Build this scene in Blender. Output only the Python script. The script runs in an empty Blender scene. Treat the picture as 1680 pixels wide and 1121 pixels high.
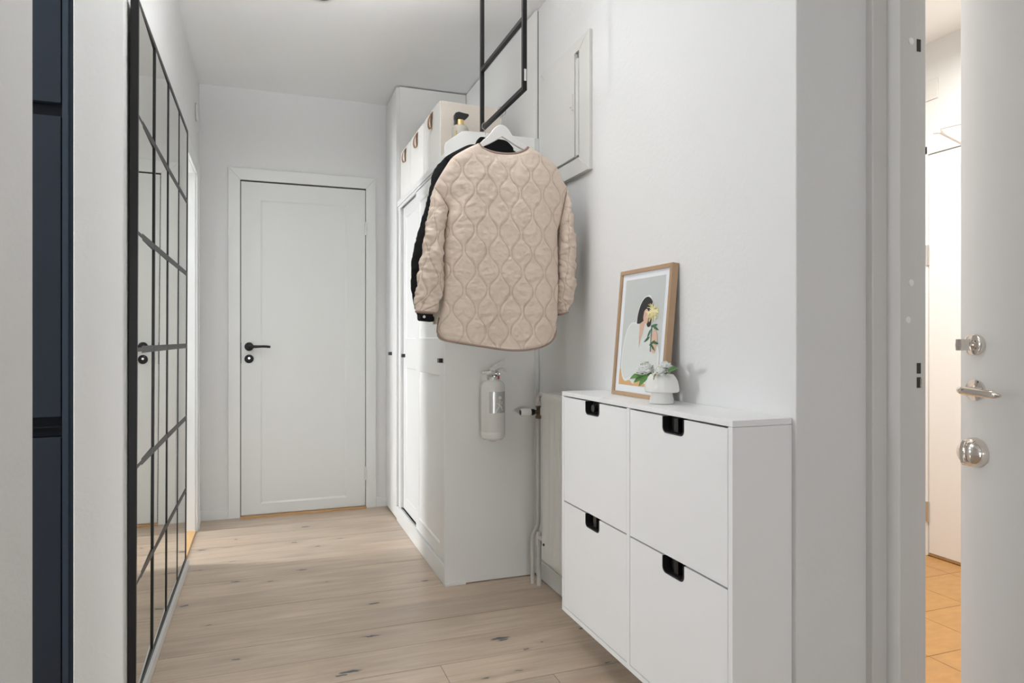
import bpy, bmesh, math, random
from mathutils import Vector, Matrix, noise
random.seed(7)
PI = math.pi
col = bpy.context.scene.collection
sc = bpy.context.scene

# ------------------------------------------------------------------ camera, world, lights, exposure
cam_d = bpy.data.cameras.new('camera'); cam = bpy.data.objects.new('camera', cam_d); col.objects.link(cam)
cam_d.sensor_width = 36; cam_d.lens = 1110 / 1680 * 36; cam_d.shift_y = -3.5 / 1680; cam_d.clip_start = 0.02
cam.location = (0, 0, 1.08); cam.rotation_euler = (PI / 2, 0, math.radians(-20)); sc.camera = cam
w = bpy.data.worlds.new('world'); sc.world = w; w.use_nodes = True
w.node_tree.nodes['Background'].inputs[0].default_value = (0.85, 0.92, 1, 1)
w.node_tree.nodes['Background'].inputs[1].default_value = 0.6
sc.view_settings.view_transform = 'Standard'; sc.view_settings.look = 'None'
sc.view_settings.gamma = 1; sc.view_settings.use_curve_mapping = False
sc.view_settings.exposure = 0.10

def area(name, loc, rot, sx, sy, energy, color):
    d = bpy.data.lights.new(name, 'AREA'); d.shape = 'RECTANGLE'; d.size = sx; d.size_y = sy
    d.energy = energy; d.color = color
    o = bpy.data.objects.new(name, d); col.objects.link(o); o.location = loc; o.rotation_euler = rot
    return o
# daylight through the kitchen window, the far room's window, the room behind the camera; stairwell lamp; added fills in the kitchen, in the hall and behind the viewer
area('kitchen_window_daylight', (-3.5, 1.76, 1.36), (0, -PI / 2, 0), 0.60, 0.38, 44, (0.92, 0.965, 1.0))
kc_ = area('kitchen_fill_uplight', (-1.9, 0.8, 0.9), (PI, 0, 0), 1.0, 1.0, 22, (0.94, 0.975, 1.0)); kc_.data.spread = math.radians(130)  # added uplight, fills the kitchen by bounce off its ceiling
area('far_room_window_daylight', (-2.9, 4.05, 1.30), (0, -PI / 2, 0), 1.7, 0.40, 84, (0.95, 0.975, 1.0))
area('rear_window_daylight', (-0.1, -3.8, 0.75), (math.radians(100), 0, math.radians(-10)), 0.6, 1.0, 41, (0.96, 0.98, 1.0))
area('hall_ceiling_fill', (0.26, 2.35, 2.36), (PI, 0, 0), 0.35, 0.35, 11.0, (0.985, 0.985, 1.0))  # added upward fill below the hall ceiling, has no fixture
fl_ = area('bounce_fill_behind_viewer', (0.05, -0.15, 1.55), (math.radians(122), 0, math.radians(-2)), 0.35, 0.35, 6.5, (0.95, 0.975, 1.0)); fl_.data.spread = math.radians(46)  # added fill aimed at the ceiling, in the manner of a bounced flash
area('stairwell_ceiling_lamp_light', (2.35, 1.7, 2.46), (0, 0, 0), 0.8, 0.8, 36, (1.0, 0.96, 0.91))

# ------------------------------------------------------------------ materials
def pm(name, color, rough=0.5, metal=0.0, var=0.03, scale=6.0, bump=0.0, bscale=120.0, bdist=0.002, spec=None, stretch=None, sheen=0, trans=0):
    m = bpy.data.materials.new(name); m.use_nodes = True
    nt = m.node_tree; N = nt.nodes; L = nt.links; b = N['Principled BSDF']
    b.inputs['Roughness'].default_value = rough; b.inputs['Metallic'].default_value = metal
    if spec is not None: b.inputs['Specular IOR Level'].default_value = spec
    if sheen: b.inputs['Sheen Weight'].default_value = sheen
    if trans: b.inputs['Transmission Weight'].default_value = trans
    tc = N.new('ShaderNodeTexCoord'); src = tc.outputs['Object']
    if stretch:
        mp = N.new('ShaderNodeMapping'); mp.inputs['Scale'].default_value = stretch
        L.new(src, mp.inputs[0]); src = mp.outputs[0]
    nz = N.new('ShaderNodeTexNoise'); nz.inputs['Scale'].default_value = scale; nz.inputs['Detail'].default_value = 5
    L.new(src, nz.inputs['Vector'])
    mx = N.new('ShaderNodeMix'); mx.data_type = 'RGBA'
    c = color
    mx.inputs['A'].default_value = tuple(max(0, v * (1 - var)) for v in c) + (1,)
    mx.inputs['B'].default_value = tuple(min(1, v * (1 + var)) for v in c) + (1,)
    L.new(nz.outputs['Fac'], mx.inputs['Factor']); L.new(mx.outputs['Result'], b.inputs['Base Color'])
    if bump:
        n2 = N.new('ShaderNodeTexNoise'); n2.inputs['Scale'].default_value = bscale; n2.inputs['Detail'].default_value = 4
        L.new(src, n2.inputs['Vector'])
        bp = N.new('ShaderNodeBump'); bp.inputs['Strength'].default_value = bump; bp.inputs['Distance'].default_value = bdist
        L.new(n2.outputs['Fac'], bp.inputs['Height']); L.new(bp.outputs[0], b.inputs['Normal'])
    return m
M = {}
M['wall'] = pm('wall_plaster', (0.765, 0.765, 0.757), 0.75, var=0.015, scale=3, bump=0.25, bscale=70, bdist=0.003)
M['ceiling'] = pm('ceiling_paint', (0.93, 0.93, 0.92), 0.85, var=0.02, scale=2, bump=0.15, bscale=60)
M['trim'] = pm('trim_paint', (0.76, 0.765, 0.745), 0.42, var=0.015, scale=4, bump=0.05, bscale=90)
M['door'] = pm('door_paint', (0.71, 0.715, 0.695), 0.40, var=0.012, scale=3, bump=0.04, bscale=80)
M['hatch'] = pm('hatch_paint', (0.73, 0.72, 0.69), 0.42, var=0.02, scale=4, bump=0.05, bscale=80)
M['entry'] = pm('entry_frame_paint', (0.66, 0.645, 0.625), 0.45, var=0.015, scale=4)
M['entry_door'] = pm('entry_door_paint', (0.87, 0.86, 0.845), 0.42, var=0.01, scale=3)
M['lam'] = pm('white_laminate', (0.90, 0.90, 0.90), 0.32, var=0.01, scale=5)
M['wardrobe'] = pm('wardrobe_foil', (0.80, 0.80, 0.785), 0.38, var=0.012, scale=5)
M['side'] = pm('wardrobe_side', (0.86, 0.855, 0.83), 0.45, var=0.02, scale=2)
M['gap'] = pm('shadow_gap_black', (0.05, 0.045, 0.04), 0.8)
M['gapgrey'] = pm('grey_gap_edge', (0.30, 0.30, 0.30), 0.7)
M['black'] = pm('black_plastic', (0.012, 0.012, 0.013), 0.28)
M['blackm'] = pm('black_lacquered_metal', (0.009, 0.009, 0.009), 0.40, var=0.1, scale=20, spec=0.35)
M['mirror'] = pm('mirror_glass', (0.80, 0.80, 0.745), 0.015, 1.0, var=0.005)
M['chrome'] = pm('nickel', (0.78, 0.73, 0.68), 0.10, 1.0, var=0.02)
M['steel'] = pm('steel_wire', (0.62, 0.62, 0.60), 0.22, 1.0)
M['brass'] = pm('aged_brass', (0.30, 0.23, 0.16), 0.35, 1.0, var=0.25, scale=60)
M['gold'] = pm('gold_collar', (0.75, 0.55, 0.25), 0.3, 0.8)
M['blue'] = pm('blue_grey_lacquer', (0.020, 0.029, 0.045), 0.5, var=0.04, scale=8, spec=0.3)
M['blueshade'] = pm('shaded_grip_profile', (0.010, 0.013, 0.020), 0.6, var=0.04, spec=0.2)  # blue of the grip profiles darkened to paint in the recess shade
M['bluelt'] = pm('blue_grey_panel', (0.036, 0.052, 0.076), 0.5, var=0.04, scale=8, spec=0.3)
M['radiator'] = pm('radiator_enamel', (0.70, 0.69, 0.655), 0.38, var=0.02, scale=6, bump=0.05, bscale=60)
M['pipe'] = pm('painted_pipe', (0.70, 0.68, 0.65), 0.42, var=0.06, scale=40, bump=0.2, bscale=120)
M['ext'] = pm('white_gloss_enamel', (0.80, 0.79, 0.75), 0.18, var=0.01)
M['extlab'] = pm('silver_label', (0.62, 0.62, 0.61), 0.25, 0.35, var=0.03)
M['red'] = pm('red_plastic', (0.5, 0.03, 0.02), 0.4)
M['oak'] = pm('oak_frame', (0.44, 0.29, 0.175), 0.5, var=0.22, scale=18, stretch=(1, 1, 0.12), bump=0.1, bscale=80)
M['oakh'] = pm('oak_frame_rail', (0.46, 0.31, 0.19), 0.5, var=0.22, scale=18, stretch=(1, 0.12, 1), bump=0.1, bscale=80)
M['thresh'] = pm('oiled_threshold', (0.62, 0.38, 0.17), 0.45, var=0.12, scale=10, stretch=(1, .2, 1))
M['threshd'] = pm('dark_threshold', (0.50, 0.29, 0.13), 0.5, var=0.15, scale=10, stretch=(.2, 1, 1))
M['mat'] = pm('mat_board', (0.82, 0.84, 0.88), 0.85, var=0.005)
M['ceramic'] = pm('matte_ceramic', (0.78, 0.77, 0.74), 0.75, var=0.02, scale=30, bump=0.15, bscale=220, bdist=0.0008)
M['petal'] = pm('white_petals', (0.86, 0.87, 0.84), 0.7, var=0.06, scale=60)
M['petalc'] = pm('pale_green_petals', (0.70, 0.78, 0.55), 0.7, var=0.1, scale=60)
M['leaf'] = pm('green_leaf', (0.06, 0.17, 0.05), 0.5, var=0.3, scale=50)
M['leafl'] = pm('light_green_leaf', (0.10, 0.26, 0.06), 0.55, var=0.35, scale=60)
M['stem'] = pm('olive_stem', (0.25, 0.22, 0.07), 0.6, var=0.2, scale=50)
M['fabricbox'] = pm('felt_box_fabric', (0.66, 0.60, 0.53), 0.95, var=0.05, scale=90, bump=0.5, bscale=420, bdist=0.001)
M['fabricfront'] = pm('light_felt_front', (0.80, 0.785, 0.75), 0.95, var=0.03, scale=60, bump=0.3, bscale=420, bdist=0.001)
M['leather'] = pm('tan_leather', (0.34, 0.17, 0.075), 0.5, var=0.2, scale=40, bump=0.2, bscale=200)
M['spray'] = pm('greige_bottle', (0.45, 0.43, 0.37), 0.5, var=0.03)
M['hanger'] = pm('white_painted_wood', (0.84, 0.83, 0.81), 0.4, var=0.01)
M['binding'] = pm('taupe_binding', (0.33, 0.235, 0.195), 0.8, var=0.1, scale=60, bump=0.2, bscale=500)
M['sticker'] = pm('white_sticker', (0.85, 0.85, 0.85), 0.6)
M['coatblack'] = pm('black_cotton', (0.010, 0.010, 0.011), 0.9, var=0.2, scale=40, bump=0.35, bscale=300, bdist=0.001, spec=0.2)
M['fleece'] = pm('cream_fleece', (0.62, 0.57, 0.48), 0.95, var=0.15, scale=150, bump=1.0, bscale=260, bdist=0.004)
M['grout'] = pm('pale_grout', (0.58, 0.42, 0.24), 0.8)
M['stairtile'] = pm('ochre_stone_tile', (0.50, 0.265, 0.085), 0.32, var=0.22, scale=14, stretch=(1, 2.2, 1))
M['plain'] = pm('room_floor', (0.46, 0.38, 0.30), 0.5, var=0.06)

# quilted fabric with a darker thread read from the 'stitch' attribute
def quilt_mat():
    m = pm('quilted_beige_cotton', (0.70, 0.585, 0.49), 0.85, var=0.05, scale=14, bump=0.35, bscale=55, bdist=0.0035, spec=0.25)
    nt = m.node_tree; N = nt.nodes; L = nt.links; b = N['Principled BSDF']
    src = b.inputs['Base Color'].links[0].from_socket
    at = N.new('ShaderNodeAttribute'); at.attribute_name = 'stitch'
    mx = N.new('ShaderNodeMix'); mx.data_type = 'RGBA'; mx.inputs['B'].default_value = (0.42, 0.325, 0.255, 1)
    mm = N.new('ShaderNodeMath'); mm.operation = 'MULTIPLY'; mm.inputs[1].default_value = 0.75
    L.new(at.outputs['Fac'], mm.inputs[0]); L.new(mm.outputs[0], mx.inputs['Factor']); L.new(src, mx.inputs['A'])
    L.new(mx.outputs['Result'], b.inputs['Base Color'])
    return m
M['quilt'] = quilt_mat()

# oak floor boards: grain along X, knots as stains at their places
KN = [(0.793, 2.31, .05, .016), (0.80, 2.295, .03, .008), (0.927, 2.233, .014, .007), (0.668, 2.975, .026, .012), (1.106, 2.286, .018, .009), (0.66, 2.054, .016, .006),
      (0.772, 2.065, .02, .005), (0.852, 2.198, .006, .005), (1.075, 2.011, .02, .005), (0.217, 4.069, .03, .012), (-0.31, 3.80, .04, .014),
      (-0.153, 3.942, .014, .008), (0.159, 3.315, .035, .011), (-0.128, 3.254, .028, .009), (0.017, 3.205, .016, .006), (-0.31, 3.028, .028, .013),
      (-0.203, 2.793, .022, .006), (0.412, 2.793, .030, .014), (0.364, 2.489, .042, .009), (0.262, 2.245, .048, .014), (0.225, 2.228, .028, .009),
      (-0.096, 2.465, .026, .006), (0.257, 3.111, .010, .006), (0.253, 3.665, .022, .010), (0.143, 3.775, .018, .012), (0.005, 4.205, .026, .006),
      (-0.295, 3.473, .05, .006), (-0.15, 3.557, .024, .006), (0.38, 3.771, .035, .005), (-0.191, 3.803, .05, .004)]
def floor_mat():
    m = bpy.data.materials.new('oak_boards'); m.use_nodes = True
    nt = m.node_tree; N = nt.nodes; L = nt.links; b = N['Principled BSDF']
    b.inputs['Roughness'].default_value = 0.31
    geo = N.new('ShaderNodeNewGeometry'); oi = N.new('ShaderNodeObjectInfo')
    off = N.new('ShaderNodeVectorMath'); off.operation = 'MULTIPLY_ADD'
    comb = N.new('ShaderNodeCombineXYZ')
    for i in range(3): L.new(oi.outputs['Random'], comb.inputs[i])
    off.inputs[1].default_value = (37, 11, 5)
    L.new(comb.outputs[0], off.inputs[0]); L.new(geo.outputs['Position'], off.inputs[2])
    def noise_(vec, sc_, scale, detail=4, rough=.55):
        mp = N.new('ShaderNodeMapping'); mp.inputs['Scale'].default_value = sc_; L.new(vec, mp.inputs[0])
        n = N.new('ShaderNodeTexNoise'); n.inputs['Scale'].default_value = scale; n.inputs['Detail'].default_value = detail
        n.inputs['Roughness'].default_value = rough; n.inputs['Distortion'].default_value = 0.6
        L.new(mp.outputs[0], n.inputs['Vector']); return n.outputs['Fac']
    g1 = noise_(off.outputs[0], (0.9, 9, 1), 3.2)
    g2 = noise_(off.outputs[0], (0.7, 40, 1), 4.0, 6, .65)
    g3 = noise_(off.outputs[0], (1, 1.4, 1), 1.6, 2)
    r1 = N.new('ShaderNodeValToRGB'); L.new(g1, r1.inputs[0])
    r1.color_ramp.elements[0].position = .3; r1.color_ramp.elements[0].color = (0.50, 0.39, 0.295, 1)
    r1.color_ramp.elements[1].position = .72; r1.color_ramp.elements[1].color = (0.625, 0.515, 0.41, 1)
    def mix(a, bcol, fac, mode='MIX'):
        x = N.new('ShaderNodeMix'); x.data_type = 'RGBA'; x.blend_type = mode
        L.new(a, x.inputs['A'])
        if isinstance(bcol, tuple): x.inputs['B'].default_value = bcol
        else: L.new(bcol, x.inputs['B'])
        if isinstance(fac, float): x.inputs['Factor'].default_value = fac
        else: L.new(fac, x.inputs['Factor'])
        return x.outputs['Result']
    r2 = N.new('ShaderNodeValToRGB'); L.new(g2, r2.inputs[0])
    r2.color_ramp.elements[0].position = .28; r2.color_ramp.elements[0].color = (0.70, 0.68, 0.66, 1)
    r2.color_ramp.elements[1].position = .55; r2.color_ramp.elements[1].color = (1, 1, 1, 1)
    c = mix(r1.outputs[0], r2.outputs[0], 0.55, 'MULTIPLY')
    r3 = N.new('ShaderNodeValToRGB'); L.new(g3, r3.inputs[0])
    r3.color_ramp.elements[0].position = .35; r3.color_ramp.elements[0].color = (0.88, 0.87, 0.86, 1)
    r3.color_ramp.elements[1].position = .65; r3.color_ramp.elements[1].color = (1.06, 1.03, 1.0, 1)
    c = mix(c, r3.outputs[0], 1.0, 'MULTIPLY')
    rr = N.new('ShaderNodeMapRange'); L.new(oi.outputs['Random'], rr.inputs[0]); rr.inputs[3].default_value = .93; rr.inputs[4].default_value = 1.05
    c = mix(c, rr.outputs[0], 1.0, 'MULTIPLY')
    # knots
    dn = N.new('ShaderNodeTexNoise'); dn.inputs['Scale'].default_value = 38; dn.inputs['Detail'].default_value = 3
    L.new(geo.outputs['Position'], dn.inputs['Vector'])
    ds = N.new('ShaderNodeVectorMath'); ds.operation = 'SUBTRACT'; L.new(dn.outputs['Color'], ds.inputs[0]); ds.inputs[1].default_value = (.5, .5, .5)
    da = N.new('ShaderNodeVectorMath'); da.operation = 'MULTIPLY_ADD'; L.new(ds.outputs[0], da.inputs[0]); da.inputs[1].default_value = (.045, .022, 0)
    L.new(geo.outputs['Position'], da.inputs[2])
    prev = None
    for (x, y, a, bb) in KN:
        s = N.new('ShaderNodeVectorMath'); s.operation = 'SUBTRACT'; L.new(da.outputs[0], s.inputs[0]); s.inputs[1].default_value = (x, y, 0)
        k = N.new('ShaderNodeVectorMath'); k.operation = 'MULTIPLY'; L.new(s.outputs[0], k.inputs[0]); k.inputs[1].default_value = (1 / a, 1 / bb, 0)
        l = N.new('ShaderNodeVectorMath'); l.operation = 'LENGTH'; L.new(k.outputs[0], l.inputs[0])
        if prev is None: prev = l.outputs['Value']
        else:
            mn = N.new('ShaderNodeMath'); mn.operation = 'MINIMUM'; L.new(prev, mn.inputs[0]); L.new(l.outputs['Value'], mn.inputs[1]); prev = mn.outputs[0]
    kr = N.new('ShaderNodeValToRGB'); L.new(prev, kr.inputs[0])
    e = kr.color_ramp.elements; e[0].position = 0.45; e[0].color = (1, 1, 1, 1); e[1].position = 0.8; e[1].color = (0, 0, 0, 1)
    mr = N.new('ShaderNodeMapRange'); L.new(prev, mr.inputs[0]); mr.inputs[1].default_value = 1; mr.inputs[2].default_value = 4; mr.inputs[3].default_value = .30; mr.inputs[4].default_value = 0
    c = mix(c, (0.30, 0.22, 0.16, 1), mr.outputs[0])
    c = mix(c, (0.085, 0.085, 0.085, 1), kr.outputs[0])
    L.new(c, b.inputs['Base Color'])
    bp = N.new('ShaderNodeBump'); bp.inputs['Strength'].default_value = .12; bp.inputs['Distance'].default_value = .001
    L.new(g2, bp.inputs['Height']); L.new(bp.outputs[0], b.inputs['Normal'])
    return m
M['floor'] = floor_mat()

# ------------------------------------------------------------------ mesh helpers
class MB:
    def __init__(s): s.v = []; s.f = []; s.mi = []; s.sm = []
    def add(s, vs, fs, mi=0, smooth=False):
        o = len(s.v); s.v += [tuple(p) for p in vs]
        for f in fs: s.f.append([i + o for i in f]); s.mi.append(mi); s.sm.append(smooth)
        return s
    def box(s, x0, x1, y0, y1, z0, z1, mi=0):
        v = [(x, y, z) for x in (x0, x1) for y in (y0, y1) for z in (z0, z1)]
        return s.add(v, [(0, 1, 3, 2), (4, 6, 7, 5), (0, 4, 5, 1), (2, 3, 7, 6), (0, 2, 6, 4), (1, 5, 7, 3)], mi)
    def prism(s, poly, axis, a, b, mi=0, smooth=False):
        """poly in the plane normal to axis, extruded from a to b. axis 0: poly=(y,z); 1: (x,z); 2: (x,y)"""
        def P(p, d): return ((d, p[0], p[1]), (p[0], d, p[1]), (p[0], p[1], d))[axis]
        n = len(poly); v = [P(p, a) for p in poly] + [P(p, b) for p in poly]
        fs = [list(range(n))[::-1], list(range(n, 2 * n))] + [(i, (i + 1) % n, n + (i + 1) % n, n + i) for i in range(n)]
        return s.add(v, fs, mi, smooth)
    def tube(s, pts, r, n=10, mi=0, caps=True, up=None):
        pts = [Vector(p) for p in pts]; rs = r if isinstance(r, (list, tuple)) else [r] * len(pts)
        v = []; prev = None
        for i, p in enumerate(pts):
            d = (pts[min(i + 1, len(pts) - 1)] - pts[max(i - 1, 0)]).normalized()
            if prev is None:
                a = Vector((0, 0, 1)) if abs(d.z) < .9 else Vector((1, 0, 0)); u = d.cross(a).normalized()
            else: u = (prev - d * prev.dot(d)).normalized()
            prev = u; w_ = d.cross(u)
            for k in range(n):
                t = 2 * PI * k / n; v.append(p + (u * math.cos(t) + w_ * math.sin(t)) * rs[i])
        fs = [(i * n + k, i * n + (k + 1) % n, (i + 1) * n + (k + 1) % n, (i + 1) * n + k) for i in range(len(pts) - 1) for k in range(n)]
        if caps: fs += [list(range(n))[::-1], [(len(pts) - 1) * n + k for k in range(n)]]
        return s.add(v, fs, mi, True)
    def lathe(s, prof, c, axis=2, n=40, mi=0, sx=1, sy=1):
        """prof = [(radius, height)] about an axis through c"""
        v = []
        for r, h in prof:
            for k in range(n):
                t = 2 * PI * k / n; a, b = r * math.cos(t) * sx, r * math.sin(t) * sy
                d = ((h, a, b), (b, h, a), (a, b, h))[axis]
                v.append((c[0] + d[0], c[1] + d[1], c[2] + d[2]))
        m = len(prof)
        fs = [(i * n + k, i * n + (k + 1) % n, (i + 1) * n + (k + 1) % n, (i + 1) * n + k) for i in range(m - 1) for k in range(n)]
        fs += [list(range(n))[::-1], [(m - 1) * n + k for k in range(n)]]
        return s.add(v, fs, mi, True)
    def grid(s, P, nu, nv, mi=0, wrap=False):
        """P[j][i], rows j"""
        v = [p for row in P for p in row]
        fs = []
        for j in range(nv - 1):
            for i in range(nu if wrap else nu - 1):
                fs.append((j * nu + i, j * nu + (i + 1) % nu, (j + 1) * nu + (i + 1) % nu, (j + 1) * nu + i))
        return s.add(v, fs, mi, True)
    def warp(s, fn): s.v = [tuple(fn(Vector(p))) for p in s.v]; return s

def obj(name, mb, mats, parent=None, bevel=0, seg=2, local=False, auto=35, recalc=True):
    me = bpy.data.meshes.new(name)
    off = Vector((0, 0, 0))
    if parent is not None and not local: off = Vector(parent['_o'])
    me.from_pydata([tuple(Vector(p) - off) for p in mb.v], [], mb.f)
    for m in (mats if isinstance(mats, list) else [mats]): me.materials.append(m)
    me.polygons.foreach_set('material_index', mb.mi); me.polygons.foreach_set('use_smooth', mb.sm)
    if recalc:
        bm = bmesh.new(); bm.from_mesh(me); bmesh.ops.recalc_face_normals(bm, faces=bm.faces)
        if any(mb.sm):
            for e in bm.edges:
                if len(e.link_faces) == 2 and e.calc_face_angle(0) > math.radians(auto): e.smooth = False
        bm.to_mesh(me); bm.free()
    o = bpy.data.objects.new(name, me); col.objects.link(o)
    if parent is not None: o.parent = parent; o['_o'] = tuple(off)
    else: o['_o'] = (0, 0, 0)
    if bevel:
        b = o.modifiers.new('bevel', 'BEVEL'); b.width = bevel; b.segments = seg; b.limit_method = 'ANGLE'; b.angle_limit = math.radians(40)
    return o
def tag(o, label=None, cat=None, group=None, kind=None):
    if label: o['label'] = label
    if cat: o['category'] = cat
    if group: o['group'] = group
    if kind: o['kind'] = kind
    return o
def thing(name, loc, label=None, cat=None, group=None, kind=None):
    o = bpy.data.objects.new(name, None); col.objects.link(o); o.location = loc; o['_o'] = tuple(loc)
    o.empty_display_size = .05
    return tag(o, label, cat, group, kind)
def S(name, mb, m, label, bevel=0, cat=None):
    return tag(obj(name, mb, m, bevel=bevel), label, cat or name.split('_')[0], kind='structure')
def B(*a): return MB().box(*a)
def cat_rom(pts, n):
    """resample a polyline smoothly to n points by arc length"""
    P = [Vector(p) for p in pts]; Q = []
    for i in range(len(P) - 1):
        p0 = P[max(i - 1, 0)]; p1 = P[i]; p2 = P[i + 1]; p3 = P[min(i + 2, len(P) - 1)]
        for k in range(12):
            t = k / 12
            Q.append(0.5 * ((2 * p1) + (p2 - p0) * t + (2 * p0 - 5 * p1 + 4 * p2 - p3) * t * t + (3 * p1 - p0 - 3 * p2 + p3) * t ** 3))
    Q.append(P[-1])
    d = [0]
    for i in range(1, len(Q)): d.append(d[-1] + (Q[i] - Q[i - 1]).length)
    out = []; j = 0
    for i in range(n):
        t = d[-1] * i / (n - 1)
        while j < len(Q) - 2 and d[j + 1] < t: j += 1
        f = (t - d[j]) / max(1e-9, d[j + 1] - d[j]); out.append(Q[j].lerp(Q[j + 1], min(1, max(0, f))))
    return out

# ================================================================== SETTING
H = 2.60; LX = -0.372; RX = 1.178; FY = 4.41
fl = S('floor', MB().box(-3.6, 1.53, -5.0, 4.6, -.12, -.014), M['gap'], 'pale oak board floor of the hallway')
pw = 0.1815; y0 = 2.368 - pw * 27; g = .0008
rows = []
y = y0
random.seed(11)
while y < FY:
    ya, yb = y, min(y + pw, FY - .002)
    xa = -3.58 if yb < 2.15 else LX - .04
    xb = 1.20 if ya > 1.2 else 1.40
    if ya > 1.2 and ya < 1.273: xb = 1.40
    joints = []
    if abs(y - 2.005) < .02: joints = [-2.9, -1.7, .544]
    elif abs(y - 1.8235) < .02: joints = [-2.5, -.9, .871]
    else:
        j = xa + random.uniform(.7, 2.1)
        while j < xb - .2:
            if not (y > 2.15): joints.append(j)
            j += random.uniform(1.6, 2.1)
    xs = [xa] + joints + [xb]
    for i in range(len(xs) - 1): rows.append((xs[i], xs[i + 1], ya, yb))
    y += pw
for (xa, xb, ya, yb) in rows:
    dz = random.uniform(-.0003, .0003)
    obj('plank', B(xa + g, xb - g, ya + g, yb - g, -.014, dz), M['floor'], fl)
S('ceiling', B(-3.7, 1.53, -5.1, 4.6, H, H + .1), M['ceiling'], 'plain white painted ceiling above the hallway')
wl = MB()
wl.box(-.493, LX, -5.0, 1.36, 0, H)            # near part, beside the camera
wl.box(-.493, LX, 2.14, 3.56, 0, H)            # the mirror stands against this one
wl.box(-.493, LX, 4.165, FY, 0, H); wl.box(-.493, LX, 3.56, 4.165, 2.01, H); wl.box(-.493, LX, 1.36, 2.14, 2.3, H)
S('wall_left', wl, M['wall'], 'white plastered left wall with two openings, carrying the large gridded mirror', bevel=.003)
S('wall_far', B(-3.0, 1.53, FY, FY + .12, 0, H), M['wall'], 'white end wall of the hallway around the panelled door')
wr = MB().box(RX, 1.403, 1.273, FY, 0, H).box(1.403, 1.53, 1.31, FY, 0, H)
S('wall_right', wr, M['wall'], 'white right wall behind the coats and the shoe cabinet, ending in a corner', bevel=.003)
wn = MB().box(1.403, 1.53, -5.0, .24, 0, H).box(1.403, 1.53, .24, 1.31, 2.12, H)
S('wall_entrance', wn, M['wall'], 'white wall around the entrance door at the right edge')
S('wall_rear', MB().box(-.5, 1.53, -5.1, -5.0, 0, H), M['wall'], 'white wall behind the viewer')
S('wall_kitchen', MB().box(-3.7, -3.6, -2.6, 4.6, 0, H).box(-3.6, -.493, 2.84, 2.94, 0, H).box(-3.6, -.493, -1.0, -.9, 0, H), M['wall'], 'white kitchen walls seen past the left opening')

def baseboard(name, mb, label): return S(name, mb, M['trim'], label, bevel=.002)
baseboard('baseboard_far', MB().box(-.372, -.212, FY - .012, FY, 0, .062).box(.668, .752, FY - .012, FY, 0, .062), 'low white skirting along the far wall beside the door')
baseboard('baseboard_right', MB().box(1.163, RX, 1.29, 2.876, .002, .082), 'white skirting with a rounded top under the radiator')
baseboard('baseboard_left', MB().box(LX, -.360, 4.236, FY - .012, 0, .062), 'short white skirting in the far left corner')

# ---- door_1 : far door
D1 = thing('door_1', (.228, FY, 0), 'white single-panel interior door with black lever handle at the hallway end', 'door', kind='structure')
lx0, lx1, lz0, lz1 = -.140, .599, .016, 2.036
px0, px1, pz0, pz1 = -.03, .484, .077, 1.93
yf = FY - .010
mb = MB()
mb.box(lx0, px0, yf, FY + .0, lz0, lz1); mb.box(px1, lx1, yf, FY, lz0, lz1)
mb.box(px0, px1, yf, FY, lz0, pz0); mb.box(px0, px1, yf, FY, pz1, lz1)
obj('leaf', mb, M['door'], D1)
# sunk field with sloping edges
e = .010; a = [(px0, pz0), (px1, pz0), (px1, pz1), (px0, pz1)]; b_ = [(px0 + e, pz0 + e), (px1 - e, pz0 + e), (px1 - e, pz1 - e), (px0 + e, pz1 - e)]
vs = [(x, yf + .0005, z) for x, z in a] + [(x, yf + .006, z) for x, z in b_]
obj('panel', MB().add(vs, [(0, 1, 5, 4), (1, 2, 6, 5), (2, 3, 7, 6), (3, 0, 4, 7), (4, 5, 6, 7)]), M['door'], D1)
obj('rebate_gap', MB().box(-.1445, lx0, FY - .004, FY - .001, .012, 2.043).box(-.1445, .604, FY - .004, FY - .001, lz1, 2.045).box(lx1, .6015, FY - .004, FY - .001, .012, 2.04), M['gap'], D1)
lv = obj('lever_handle', MB().lathe([(.001, 0), (.024, 0), (.026, -.002), (.026, -.008), (.023, -.010), (.010, -.011), (.010, -.045), (.001, -.046)], (-.095, yf, 1.036), 1, 28)
         .tube(cat_rom([(-.095, yf - .042, 1.036), (-.06, yf - .045, 1.036), (-.01, yf - .045, 1.037), (.026, yf - .042, 1.034)], 10), [.010, .0095, .009, .0085, .008, .0075, .0075, .0075, .0075, .007], 12), M['blackm'], D1)
kp = obj('keyhole_plate', MB().lathe([(.001, 0), (.024, 0), (.026, -.002), (.026, -.008), (.023, -.010), (.001, -.010)], (-.095, yf, .962), 1, 28), M['blackm'], D1)
tag(obj('cylinder', MB().lathe([(.001, -.009), (.0075, -.009), (.0065, -.013), (.001, -.013)], (-.095, yf, .966), 1, 16), M['steel'], kp), 'silver lock cylinder')
tag(obj('lock_plate', B(-.1435, -.139, yf - .001, FY - .001, .935, 1.06), M['blackm'], D1), 'black strip at the leaf edge beside the handle')
for z in (1.79, .222):
    h = MB()
    for k in range(3): h.lathe([(.001, -.014 + .0), (.006, -.014), (.0065, -.012), (.0065, .012), (.006, .014), (.001, .014)], (.602, yf - .006, z + (k - 1) * .029), 2, 12)
    h.box(.594, .602, yf - .004, yf, z - .04, z + .04)
    obj('hinge', h, M['trim'], D1)
tag(obj('threshold', B(-.145, .605, FY - .035, FY + .05, -.001, .011), M['threshd'], D1, bevel=.002), 'oiled oak threshold strip')
T1 = thing('trim_1', (.228, FY, 0), 'white mitred casing boards around the far door', 'door casing', kind='structure')
cy0 = FY - .014
co, ci, ct, cb_ = -.212, -.1445, 2.118, 2.0455
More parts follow.
